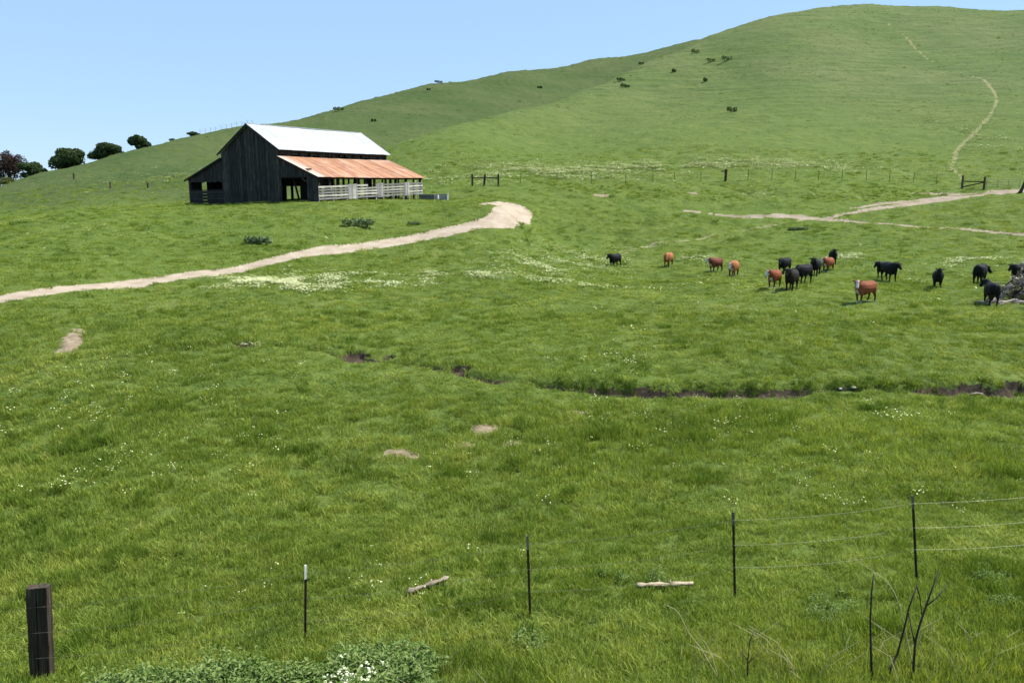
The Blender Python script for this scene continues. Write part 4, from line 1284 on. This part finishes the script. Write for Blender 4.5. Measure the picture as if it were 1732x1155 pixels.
# X, skyline Y there, top Y, width px, metres behind the crest
for (X, Yt, wpx, bey, lab, mat, seed, lb, lf, kind) in [
    (236, 228, 37, 6, 'round dark evergreen oak standing highest on the left skyline', 'leaf_dark', 3, 8, .16, 'oak_tree'),
    (180, 240, 56, 8, 'dark oak with a low spreading left side, second from the top of the skyline row', 'leaf_dark', 5, 10, .16, 'oak_tree'),
    (112, 249, 56, 8, 'largest round dark oak in the middle of the skyline row', 'leaf_dark', 8, 11, .17, 'oak_tree'),
    (57, 273, 52, 9, 'low wide dark oak between the largest oak and the reddish tree', 'leaf_dark', 12, 9, .16, 'oak_tree'),
    (12, 253, 58, 14, 'tall reddish-brown half-bare tree at the left edge of the skyline', 'leaf_red', 15, 10, .12, 'bare_tree'),
    (5, 299, 26, 5, 'small yellow-green bush below the reddish tree', 'leaf_olive', 18, 5, .10, 'bush'),
    (330, 222, 26, 4, 'small dome-shaped dark bush on the skyline left of the barn', 'leaf_dark', 22, 5, .12, 'bush'),
    (294, 234, 14, 3, 'tiny dark bush peeping over the skyline below the dome-shaped one', 'leaf_dark', 25, 4, .10, 'bush')]:
    b = crest_place(X, 0, bey)
    ztop = at(X, Yt, b.y)[2]
    H = ztop - b.z; W = wpx * b.y / FPX
    tree(kind, lab, b, H, W, 'bush' if kind == 'bush' else 'tree', mat, seed, lb, n=9000 if kind != 'bush' else 1600, leaf=lf, trunk_f=.3 if kind != 'bush' else .12)
    print('tree', X, b.y, round(H, 1), round(W, 1))
def shrub(X, Y, wpx, hpx, lab, mat='leaf_dark', seed=1, n=420, group='small bushes on the hillside', leaf=.11, flat=0):
    b = stand(X, Y); W = wpx * b.y / FPX; H = hpx * b.y / FPX * .85
    root = empty('bush', b); tag(root, lab, 'bush', group)
    r = random.Random(seed)
    k = max(2, int(W / max(H, .3)) + 1)
    L = [((i / (k - 1) - .5) * W * .7 , r.uniform(-.2, .2) * H + (i / (k - 1) - .5) * W * .5 * (1 if flat == 0 else 0), H * r.uniform(.4, .55), W / k * .62, max(W / k * .5, H * .4), H * r.uniform(.38, .5)) for i in range(k)]
    Vv, Ff = crown_mesh('f', L, n, leaf, mat, seed)
    for i in range(0, len(Vv)): pass
    mesh_object('foliage', Vv, Ff, MAT[mat], root)
    m = MB()
    for lb in L: m.tube([(lb[0] * .6, lb[1] * .6, -.3), (lb[0], lb[1], lb[2])], [.05, .02], 5)
    m.build('stem', MAT['bark'], root)
    return root
MAT['hillbush'] = leaf_mat('coyote_brush_leaves', (0.034, 0.060, 0.018), (0.065, 0.100, 0.030), (0.11, 0.15, 0.05))
SHR = [(1176, 91, 11, 9, 'dark bush nearest the hill shoulder line, left of the two wide ones'), (1202, 106, 17, 8, 'wide dark bush on the upper hill, left one of the close pair'), (1229, 104, 18, 10, 'wide dark bush on the upper hill, right one of the close pair'),
       (1050, 138, 14, 7, 'small dark bush on the shoulder line, upper one of two'), (1057, 149, 16, 8, 'small dark bush on the shoulder line, lower one of two'), (1140, 123, 6, 7, 'tiny dark bush alone left of the close pair'), (1193, 139, 6, 7, 'tiny dark bush alone below the close pair'),
       (1085, 110, 8, 5, 'tiny dark bush on the back slope next to the skyline'), (1238, 190, 15, 10, 'loose bush low on the hill face, well below all others'), (573, 188, 15, 8, 'dark bush on the back ridge just under the skyline above the barn roof'), (742, 142, 12, 6, 'small dark bush at the skyline of the back ridge'),
       (913, 150, 6, 5, 'tiny dark bush on the back ridge slope'), (1192, 136, 4, 3, 'speck of a bush just above another tiny one'), (632, 206, 6, 5, 'tiny bush on the back ridge above the white roof end'), (725, 153, 5, 4, 'tiny bush just under the ridge bush')]
for i, (X, Y, w_, h_, lab) in enumerate(SHR): shrub(X, Y, w_, h_, lab, 'hillbush', seed=30 + i, leaf=.15, n=190)
MAT['nettle'] = leaf_mat('grey_green_leaves', (0.075, 0.115, 0.050), (0.14, 0.20, 0.09), (0.26, 0.32, 0.19))
for i, (X, Y, w_, h_, lab) in enumerate([(606, 383, 54, 17, 'wide grey-green nettle clump below the barn rails'), (437, 413, 46, 16, 'grey-green nettle clump lower left, nearer the dirt road'), (700, 381, 22, 6, 'faint low leafy clump right of the wide nettle clump'), (1350, 389, 40, 5, 'long low green clump under the track crossing')]):
    o = shrub(X, Y, w_, h_, lab, 'nettle', 60 + i, 800, 'leafy clumps in the meadow', .07, flat=1)
print('done c')

# ------------------------------------------------------------------ grass, flowers and weeds as countless small plants
def blade_mat(name, mul, hue_var=0.35, trans=0.35, tipcol=None):
    m, nt = new_mat(name); k = NT(nt)
    col, pos = meadow_color(k)
    rnd = k.node('ShaderNodeNewGeometry').outputs['Random Per Island']
    ir = k.node('ShaderNodeObjectInfo').outputs['Random']
    col = k.mix(1.0, col, k.ramp(rnd, [(0, (1 - hue_var, 1 - hue_var, 1 - hue_var)), (1, (1 + hue_var, 1 + hue_var * .9, 1 + hue_var))]), 'MULTIPLY')
    col = k.mix(1.0, col, k.ramp(ir, [(0, (.8, .84, .8)), (.5, (1, 1, 1)), (1, (1.25, 1.15, 1.2))]), 'MULTIPLY')
    col = k.mix(1.0, col, mul, 'MULTIPLY')
    k.out(grass_shader(k, col, trans, 0.6, 0.15))
    return m
MAT['blade'] = blade_mat('grass_blades', (2.1, 2.0, 1.7), 0.5)
MAT['tuft'] = blade_mat('dark_tussock', (1.5, 1.6, 1.2))
MAT['tuft_lt'] = blade_mat('light_tussock', (2.75, 2.4, 2.5))
MAT['weed'] = leaf_mat('weed_leaves', (0.055, 0.105, 0.022), (0.12, 0.19, 0.045), (0.28, 0.34, 0.13))
MAT['petal'] = simple('pale_petals', (0.66, 0.68, 0.36), 0.7, 0.2)
MAT['petal_w'] = simple('white_petals', (0.50, 0.52, 0.33), 0.7, 0.1)
MAT['stalk_dry'] = simple('dry_straw', (0.34, 0.31, 0.17), 0.7, 0.25)
MAT['stalk_dark'] = simple('dead_dark_stem', (0.030, 0.022, 0.018), 0.7, 0.4)

def clump(seed, n, rad, hmin, hmax, w, bend):
    g = np.random.default_rng(seed)
    a = g.uniform(0, 2 * np.pi, n); q = np.sqrt(g.uniform(0, 1, n)) * rad
    bx, by = np.cos(a) * q, np.sin(a) * q
    h = g.uniform(hmin, hmax, n) * (1 - .35 * (q / rad) ** 2)
    la = g.uniform(0, 2 * np.pi, n) * .6 + a * .4; lb = g.uniform(.2, 1, n) * bend
    dx, dy = np.cos(la), np.sin(la)
    fa = g.uniform(0, 2 * np.pi, n); sx, sy = np.cos(fa) * w / 2, np.sin(fa) * w / 2
    V_ = []
    for f, ww in ((0, .8), (.45, 1.0), (.8, .6)):
        off = lb * h * f ** 1.8; z = h * f * (1 - .25 * lb * f)
        for s in (-1, 1): V_.append(np.stack([bx + dx * off + s * sx * ww, by + dy * off + s * sy * ww, z - (0.03 if f == 0 else 0)], 1))
    V_.append(np.stack([bx + dx * lb * h, by + dy * lb * h, h * (1 - .3 * lb)], 1))
    V_ = np.stack(V_, 1).reshape(-1, 3)
    F_ = []
    for i in range(n):
        o = i * 7; F_ += [(o, o + 1, o + 3, o + 2), (o + 2, o + 3, o + 5, o + 4), (o + 4, o + 5, o + 6)]
    return V_, F_
def leafy(seed, n, rad, h, leaf):
    g = random.Random(seed); V_ = []; F_ = []
    for i in range(n):
        a = g.uniform(0, 6.28); q = g.random() ** .5 * rad
        c = Vector((math.cos(a) * q, math.sin(a) * q, h * g.uniform(.15, 1) * (1 - .5 * (q / rad) ** 2)))
        d = Vector((math.cos(a + g.uniform(-1.2, 1.2)), math.sin(a + g.uniform(-1.2, 1.2)), g.uniform(-.3, .9))).normalized()
        s = d.cross(Vector((g.uniform(-.4, .4), g.uniform(-.4, .4), 1))).normalized(); L = leaf * g.uniform(.6, 1.3); w = L * .22
        up = s.cross(d) * L * .12
        o = len(V_)
        V_ += [c, c + d * L * .4 + s * w + up, c + d * L * .45 - up * .3, c + d * L * .4 - s * w + up, c + d * L - Vector((0, 0, L * .2))]
        F_ += [(o, o + 1, o + 2), (o, o + 2, o + 3), (o + 1, o + 4, o + 2), (o + 2, o + 4, o + 3)]
    return V_, F_
def flower(seed, n, rad, h, size):
    g = random.Random(seed); V_ = []; F_ = []
    for i in range(n):
        a = g.uniform(0, 6.28); q = g.random() ** .5 * rad; hh = h * g.uniform(.6, 1.2)
        x_, y_ = math.cos(a) * q, math.sin(a) * q; s = size * g.uniform(.6, 1.3)
        tx_, ty_ = g.uniform(-.4, .4), g.uniform(-.5, .2)
        o = len(V_); V_.append((x_, y_, hh + s * .25))
        for k in range(6):
            t_ = k * math.pi / 3; px, py = math.cos(t_) * s * .5, math.sin(t_) * s * .5
            V_.append((x_ + px, y_ + py, hh + px * tx_ + py * ty_))
        V_.append((x_, y_, hh - s * .3))
        F_ += [(o, o + 1 + k, o + 1 + (k + 1) % 6) for k in range(6)] + [(o + 7, o + 1 + (k + 1) % 6, o + 1 + k) for k in range(6)]
    return V_, F_

def plant_set(name, meshes):
    c = bpy.data.collections.new(name)
    for i, (V_, F_, mt) in enumerate(meshes):
        o = mesh_object(name + '_plant', list(map(tuple, V_)), F_, mt, link=False)
        c.objects.link(o)
    return c

def scatter(name, label, coll, P, scl, tilt, idx, rot=None):
    n = len(P)
    me = bpy.data.meshes.new(name)
    me.vertices.add(n); me.vertices.foreach_set('co', np.ascontiguousarray(P, np.float32).ravel())
    def attr(nm, ty, dt, key):
        a = me.attributes.new(nm, ty, 'POINT'); a.data.foreach_set(key, np.ascontiguousarray(dt).ravel())
    R3 = np.stack([tilt[0], tilt[1], rng.uniform(0, 2 * np.pi, n)], 1).astype(np.float32)
    attr('rot', 'FLOAT_VECTOR', R3, 'vector'); attr('scl', 'FLOAT_VECTOR', scl.astype(np.float32), 'vector'); attr('idx', 'INT', idx.astype(np.int32), 'value')
    o = bpy.data.objects.new(name, me); COL.objects.link(o)
    ng = bpy.data.node_groups.new(name, 'GeometryNodeTree')
    ng.interface.new_socket('Geometry', in_out='INPUT', socket_type='NodeSocketGeometry')
    ng.interface.new_socket('Geometry', in_out='OUTPUT', socket_type='NodeSocketGeometry')
    N = ng.nodes; L = ng.links
    gi = N.new('NodeGroupInput'); go = N.new('NodeGroupOutput')
    ip = N.new('GeometryNodeInstanceOnPoints'); ci = N.new('GeometryNodeCollectionInfo')
    ci.inputs['Collection'].default_value = coll; ci.inputs['Separate Children'].default_value = True; ci.inputs['Reset Children'].default_value = True
    def named(nm, dt):
        a = N.new('GeometryNodeInputNamedAttribute'); a.data_type = dt; a.inputs['Name'].default_value = nm
        return [q for q in a.outputs if q.enabled and q.name == 'Attribute'][0]
    e2 = N.new('FunctionNodeEulerToRotation')
    L.new(named('rot', 'FLOAT_VECTOR'), e2.inputs[0])
    L.new(gi.outputs[0], ip.inputs['Points']); L.new(ci.outputs[0], ip.inputs['Instance']); ip.inputs['Pick Instance'].default_value = True
    L.new(named('idx', 'INT'), ip.inputs['Instance Index']); L.new(e2.outputs[0], ip.inputs['Rotation']); L.new(named('scl', 'FLOAT_VECTOR'), ip.inputs['Scale'])
    L.new(ip.outputs[0], go.inputs[0])
    md = o.modifiers.new('plants', 'NODES'); md.node_group = ng
    return tag(o, label, None, None, 'stuff')

def sample_band(y0, y1, dens, tmax=0.80):
    """even random spots between two forward distances inside the land that can be seen"""
    area = tmax * (y1 ** 2 - y0 ** 2) * 1.0 + 2 * 3 * (y1 - y0)
    n = int(area * dens)
    y = np.sqrt(rng.uniform(y0 ** 2, y1 ** 2, n)); x = rng.uniform(-1, 1, n) * (tmax * y + 2)
    return x, y
def visible(x, y, z, margin=30):
    zz = z - EYE
    f = y * math.cos(PITCH) - zz * math.sin(PITCH); up = y * math.sin(PITCH) + zz * math.cos(PITCH)
    X = PW / 2 + x / f * FPX; Y = PH / 2 - up / f * FPX
    return (X > -margin - 60) & (X < PW + margin + 60) & (Y < PH + 160)

GX, GY, GZ, GS, GI = [], [], [], [], []
# y0, y1, density, base scale, height factor
for (y0, y1, dens, sc, hf) in [(3.8, 7.5, 60, .9, .8), (7.5, 11, 60, .95, .85), (11, 17, 44, 1.0, .85), (17, 26, 22, 1.25, .75), (26, 38, 12, 1.5, .5), (38, 56, 5.5, 1.9, .36), (56, 84, 2.4, 2.4, .30), (84, 125, .75, 3.0, .26)]:
    x, y = sample_band(y0, y1, dens)
    z, c = surface(x, y)
    dc, wc_ = dist_poly(x, y, CREEK, CREEK_W)
    keep = (c == 0) & visible(x, y, z)
    _, yn_ = dist_poly(x, y, CREEK, [q[1] for q in CREEK])
    low = np.where(y > yn_, 0.9 + .25 * smooth(1.5, .2, dc - wc_), 0.62 + .38 * smooth(.2, 2.2, dc - wc_))
    # barn floor stays free
    u, v = barn_uv(x, y); keep &= ~((u > -19) & (u < 0.1) & (v > -0.1) & (v < 16))
    x, y, z, low = x[keep], y[keep], z[keep], low[keep]
    tall = fbm(x, y, 4.5, 3, 61); tu = fbm(x, y, 1.3, 2, 67)
    n = len(x)
    r = rng.uniform(0, 1, n)
    idx = rng.integers(0, 6, n)
    tus = (tu > 0.34) & (r < .4); idx = np.where(tus, rng.integers(6, 9, n), idx)
    lt = (fbm(x, y, 2.4, 3, 71) > 0.15) & (r > .55); idx = np.where(lt, rng.integers(9, 11, n), idx)
    s = sc * rng.uniform(.75, 1.25, n)
    hz = hf * (1 + .55 * tall) * rng.uniform(.75, 1.25, n) * np.where(tus, 1.25, 1) * low
    GX.append(x); GY.append(y); GZ.append(z - 0.01); GS.append(np.stack([s, s, s * hz], 1)); GI.append(idx)
x = np.concatenate(GX); y = np.concatenate(GY); z = np.concatenate(GZ); S_ = np.concatenate(GS); I_ = np.concatenate(GI)
print('grass plants', len(x))
meshes = [(*clump(100 + i, 58, .17, .08, .24, .0085, .7), MAT['blade']) for i in range(6)]
meshes += [(*clump(120 + i, 66, .15, .14, .31, .010, .6), MAT['tuft']) for i in range(3)]
meshes += [(*clump(140 + i, 40, .18, .12, .28, .010, .9), MAT['tuft_lt']) for i in range(2)]
gcol = plant_set('grass', meshes)
tilt = (rng.normal(-.06, .12, len(x)), rng.normal(0, .12, len(x)))
scatter('meadow_grass', 'dense spring grass and tussocks covering the meadow', gcol, np.stack([x, y, z], 1), S_, tilt, I_)

# hillside tussocks: sparse low tufts that give the slope its grain
x, y = sample_band(125, 320, .17, .72)
z, c = surface(x, y); k_ = (c == 0) & visible(x, y, z) & (fbm(x, y, 14, 3, 83) > -.25)
x, y, z = x[k_], y[k_], z[k_]; n = len(x)
s = rng.uniform(.9, 2.4, n) * (y / 170) ** .5 * np.where(rng.uniform(0, 1, n) < .06, 1.7, 1)
scatter('hill_tussocks', 'low tufts of grass dotted over the hillside', gcol, np.stack([x, y, z], 1), np.stack([s, s, s * rng.uniform(.15, .4, n)], 1), (np.zeros(n), np.zeros(n)), rng.choice([6, 7, 8, 9, 10, 1], n, p=[.1, .1, .1, .25, .25, .2]))
print('hill', n)

# rank dark growth along the far bank of the creek
MAT['rush'] = blade_mat('bank_rushes', (0.9, 1.05, 0.85))
rcol = plant_set('rush', [(*clump(500 + i, 46, .16, .16, .34, .013, .8), MAT['rush']) for i in range(3)])
rx_, ry_, rz_ = [], [], []
CP = np.array([q[:2] for q in CREEK]); SL = np.concatenate([[0], np.cumsum(np.hypot(*(CP[1:] - CP[:-1]).T))])
for q in range(800):
    sL = rng.uniform(SL[4], SL[-1]); cx = np.interp(sL, SL, CP[:, 0]); cy = np.interp(sL, SL, CP[:, 1]); w0 = np.interp(sL, SL, CREEK_W)
    rx_.append(cx + rng.normal(0, .1)); ry_.append(cy + w0 * .9 + abs(rng.normal(.05, .30)) + (abs(rng.normal(0, .8)) if cx < -2 else 0))
rx_, ry_ = np.array(rx_), np.array(ry_); k_ = fbm(rx_, ry_, 1.6, 3, 97) > -.05; rx_, ry_ = rx_[k_], ry_[k_]; n = len(rx_)
s = rng.uniform(.45, .95, n)
scatter('bank_grass', 'dark rank grass overhanging the far bank of the creek', rcol, np.stack([rx_, ry_, surface(rx_, ry_)[0] - .02], 1), np.stack([s, s, s * rng.uniform(.5, 1.0, n)], 1), (rng.normal(.25, .2, n), rng.normal(0, .2, n)), rng.integers(0, 3, n))

# rough bank between the hill fence and the tracks
x = []; y = []
for q in range(1500):
    X_ = rng.uniform(880, 1620); Y_ = rng.uniform(311, 331); hx_, hy_ = at(X_, Y_, 90)[0], 0
    x.append(hx_ + rng.normal(0, .3)); y.append(rng.uniform(88, 96))
x = np.array(x); y = np.array(y); z, c = surface(x, y); k_ = (c == 0) & (fbm(x, y, 3.5, 3, 131) > -.05); x, y, z = x[k_], y[k_], z[k_]; n = len(x)
s = rng.uniform(.7, 1.9, n)
scatter('bank_tussocks', 'rough darker tussocks on the low bank in front of the hill fence', gcol, np.stack([x, y, z], 1), np.stack([s, s, s * rng.uniform(.4, .7, n)], 1), (np.zeros(n), np.zeros(n)), rng.choice([0, 1, 6, 7, 9, 10], n))

# wildflowers in drifts: centre, half size in the picture, count
DR = [(460, 478, 110, 12, 1500), (620, 474, 110, 10, 600), (800, 463, 90, 6, 260), (900, 448, 70, 12, 200), (1000, 440, 60, 9, 160), (820, 468, 250, 5, 260), (1180, 438, 60, 8, 70), (1440, 437, 60, 6, 90), (1640, 445, 90, 8, 140),
      (1040, 612, 90, 22, 70), (1120, 590, 60, 12, 20), (250, 640, 300, 60, 130), (140, 700, 200, 40, 80), (330, 760, 200, 80, 80), (230, 800, 180, 40, 50), (60, 850, 60, 30, 30),
      (400, 590, 60, 10, 60), (1470, 830, 220, 80, 60), (1300, 790, 220, 60, 40), (1500, 700, 60, 16, 24), (860, 780, 220, 60, 60), (1100, 720, 260, 60, 50), (600, 980, 350, 60, 40), (1300, 700, 300, 30, 40),
      (900, 293, 200, 16, 2300), (1000, 285, 160, 12, 900), (1150, 283, 160, 10, 1000), (1300, 276, 140, 10, 700), (960, 447, 110, 9, 170), (1080, 421, 60, 6, 90), (890, 456, 120, 10, 130), (760, 300, 40, 14, 120), (1400, 280, 160, 14, 160), (1650, 240, 70, 50, 160), (1640, 225, 36, 40, 380), (1420, 285, 200, 14, 300), (270, 300, 60, 16, 260), (200, 305, 70, 12, 90), (1250, 150, 420, 90, 160), (1350, 330, 200, 8, 60), (600, 400, 200, 40, 50), (200, 400, 180, 40, 40), (1500, 450, 200, 60, 80), (1250, 500, 300, 60, 70)]
fx_, fy_, fs_, fi_ = [], [], [], []
for (X, Y, hx, hy, cnt) in DR:
    for q in range(1 if Y > 560 else 2):
        px = X + rng.normal(0, .5, cnt) * hx; py = Y + rng.normal(0, .5, cnt) * hy
        cx, cy = ground_hit(X, Y); x0, _ = ground_hit(X - hx, Y); x1, _ = ground_hit(X + hx, Y)
        _, ya = ground_hit(X, Y + hy); _, yb = ground_hit(X, Y - hy)
        yb = min(yb, cy + 2.2 * max(cy - ya, .5)); n = cnt
        x = cx + rng.normal(0, .5, n) * abs(x1 - x0) / 2; y = cy + rng.normal(0, .5, n) * abs(yb - ya) / 2
        nz = fbm(x, y, max(.6, cy / 45), 3, 91)
        m_ = nz > 0.0
        x, y = x[m_], y[m_]
        fx_.append(x); fy_.append(y)
        big = (0.5 + cy / 60) * (1.3 if 38 < cy < 70 else (1.45 if cy > 85 else 1))
        fs_.append(np.full(len(x), min(big, 4.2)) * rng.uniform(.6, 1.3, len(x))); fi_.append(rng.choice([0, 1, 2, 3], len(x), p=[.35, .3, .2, .15]))
x = np.concatenate(fx_); y = np.concatenate(fy_); s = np.concatenate(fs_); i_ = np.concatenate(fi_)
z, c = surface(x, y); k_ = (c != 1) & (c != 2) & (c != 4); u, v = barn_uv(x, y); k_ &= ~((u > -19) & (u < 0.1) & (v > -0.1) & (v < 16))
x, y, z, s, i_ = x[k_], y[k_], z[k_], s[k_], i_[k_]; n = len(x)
fcol = plant_set('wildflower', [(*flower(200 + i, [5, 3, 2, 6][i], [.22, .15, .08, .3][i], .15, .040), MAT['petal_w'] if i == 2 else MAT['petal']) for i in range(4)])
hzs = np.where(y < 30, 1.15, .7 / np.maximum(s, .7))
scatter('wildflowers', 'drifts of small white and pale yellow wildflowers in the grass', fcol, np.stack([x, y, z + np.where((y > 30) & (y < 70), 0.10, np.where(y > 80, .16, .05))], 1), np.stack([s, s, np.maximum(hzs, .6) * 1.0], 1), (rng.normal(0, .1, n), rng.normal(0, .1, n)), i_)
print('flowers', n)

# broad-leaved weeds along the bank
wx, wy, wsz = [], [], []
def weeds(X0, X1, Yf, y0, y1, n, sc=1.0):
    y = rng.uniform(y0, y1, n); x = np.array([at(rng.uniform(X0, X1), Yf, yy)[0] for yy in y])
    wx.append(x); wy.append(y); wsz.append(rng.uniform(.7, 1.2, n) * sc)
weeds(60, 730, 1125, 8.3, 10.0, 520, .85); weeds(150, 440, 1120, 9.4, 10.3, 120, .9); weeds(560, 700, 1120, 9.8, 10.8, 40, .7); weeds(-60, 60, 1140, 8.2, 9.4, 30, .8)
weeds(1360, 1450, 1000, 10.6, 12.0, 14, .5); weeds(1020, 1130, 990, 12.8, 13.3, 9, .5); weeds(870, 930, 1080, 10, 11, 8, .5); weeds(1640, 1740, 1000, 11, 12.5, 8, .5)
x = np.concatenate(wx); y = np.concatenate(wy); s = np.concatenate(wsz); z = surface(x, y)[0]; n = len(x)
wcol = plant_set('weed', [(*leafy(300 + i, [80, 60, 100, 50][i], [.26, .18, .32, .2][i], [.36, .55, .28, .62][i], [.12, .10, .13, .085][i]), MAT['weed']) for i in range(4)])
scatter('leafy_weeds', 'pale leafy weeds growing along the near bank at the bottom', wcol, np.stack([x, y, z], 1), np.stack([s, s, s], 1), (rng.normal(0, .12, n), rng.normal(0, .12, n)), rng.integers(0, 4, n))

# blossom heads on the weeds
bl = rng.normal(0, 1, (24, 2)); c0 = at(588, 1132, 9.0)
pts = np.stack([c0[0] + bl[:, 0] * .20, 9.0 + bl[:, 1] * .28], 1); zz = surface(pts[:, 0], pts[:, 1])[0]
scatter('white_blossoms', 'cluster of creamy white blossoms among the weeds at the bottom edge', plant_set('blossom', [(*flower(400 + i, 9, .06, .10, .035), MAT['petal_w']) for i in range(2)]),
        np.stack([pts[:, 0], pts[:, 1], zz + .36], 1), np.ones((24, 3)), (rng.normal(0, .3, 24), rng.normal(0, .3, 24)), rng.integers(0, 2, 24))

# dead stalks standing on the near bank
def stalk(name, label, pts, y, r, mat, cat='dead stalk', branches=(), group=None):
    W = [Vector(at(X, Y, y + 0.05 * i)) for i, (X, Y) in enumerate(pts)]
    b = W[0].copy(); g_ = gz(b.x, b.y)
    root = empty(name, (b.x, b.y, g_)); tag(root, label, cat, group)
    path = [Vector((b.x, b.y, g_ - .1))] + [w for w in W if w.z > g_ + .02]
    path = [p_ - root.location for p_ in path]
    rr = [r * (1 - .55 * i / (len(path) - 1)) for i in range(len(path))]
    MB().tube(path, rr, 6).build('stem', mat, root, True)
    for bp in branches:
        q = [Vector(at(X, Y, y + .04 * i + .02)) - root.location for i, (X, Y) in enumerate(bp)]
        MB().tube(q, [r * .45 * (1 - .6 * i / len(q)) for i in range(len(q))], 5).build('twig', mat, root, True)
    return root
stalk('dead_stalk', 'upright dark dead stalk, leftmost of the three at the lower right', [(1474, 1190), (1473, 1100), (1472, 1050), (1474, 1005), (1478, 970)], 8.7, .017, MAT['stalk_dark'])
stalk('dead_stalk', 'dark dead stalk leaning right below the rightmost steel stake, middle of the three', [(1500, 1190), (1503, 1150), (1507, 1128), (1518, 1105), (1530, 1060), (1538, 1025), (1553, 986)], 8.7, .019, MAT['stalk_dark'], branches=[[(1536, 1033), (1540, 1055), (1547, 1090)], [(1551, 992), (1556, 1010), (1559, 1040)]])
stalk('dead_stalk', 'longest dark dead stalk bending right, rightmost of the three at the lower right', [(1540, 1190), (1545, 1130), (1548, 1085), (1556, 1055), (1566, 1025), (1575, 1000), (1588, 965)], 8.6, .019, MAT['stalk_dark'], branches=[[(1548, 1085), (1543, 1070), (1537, 1040)], [(1566, 1025), (1585, 1010), (1602, 990)]])
stalk('dead_stalk', 'short forked dark twig standing beside the pale bent straw', [(1262, 1190), (1264, 1150), (1265, 1115), (1268, 1085), (1276, 1065)], 8.9, .012, MAT['stalk_dark'], branches=[[(1266, 1118), (1256, 1105), (1246, 1095)], [(1266, 1120), (1278, 1110), (1288, 1088)]])
stalk('dry_straw', 'long pale dry straw bent over in the grass at bottom centre', [(1225, 1190), (1205, 1130), (1185, 1095), (1165, 1070), (1150, 1040), (1142, 1030), (1125, 1022)], 8.9, .008, MAT['stalk_dry'], 'dry stalk')
stalk('dry_straw', 'pale arched dry straw crossing behind the leftmost dark stalk', [(1545, 1190), (1538, 1100), (1524, 1030), (1512, 1000), (1498, 980), (1480, 968), (1440, 942)], 9.0, .007, MAT['stalk_dry'], 'dry stalk')
rs = random.Random(4)
m = MB()
for (cx, cy, n_, sp) in ((1330, 1120, 15, 70), (1520, 1110, 24, 110), (1660, 1090, 14, 80), (1180, 1130, 10, 60), (760, 1130, 10, 80), (690, 1060, 6, 40)):
    for k in range(n_):
        y = rs.uniform(8.4, 9.8); X0 = cx + rs.gauss(0, sp * .6); Y0 = cy + rs.gauss(0, 24) + 40
        a = Vector(at(X0, Y0, y)); a.z = gz(a.x, a.y) - .02
        lean = rs.uniform(-.9, .9); Lg = rs.uniform(.25, .75)
        b = a + Vector((lean * .5 * Lg, rs.uniform(-.2, .3) * Lg, .55 * Lg)); c_ = b + Vector((lean * .7 * Lg, rs.uniform(-.1, .2) * Lg, .30 * Lg))
        m.tube([a, b, c_], [.0042, .0033, .002], 4, False)
tag(m.build('dry_stems', MAT['stalk_dry']), 'tangle of fine pale dry stems in the grass at the lower right', None, None, 'stuff')
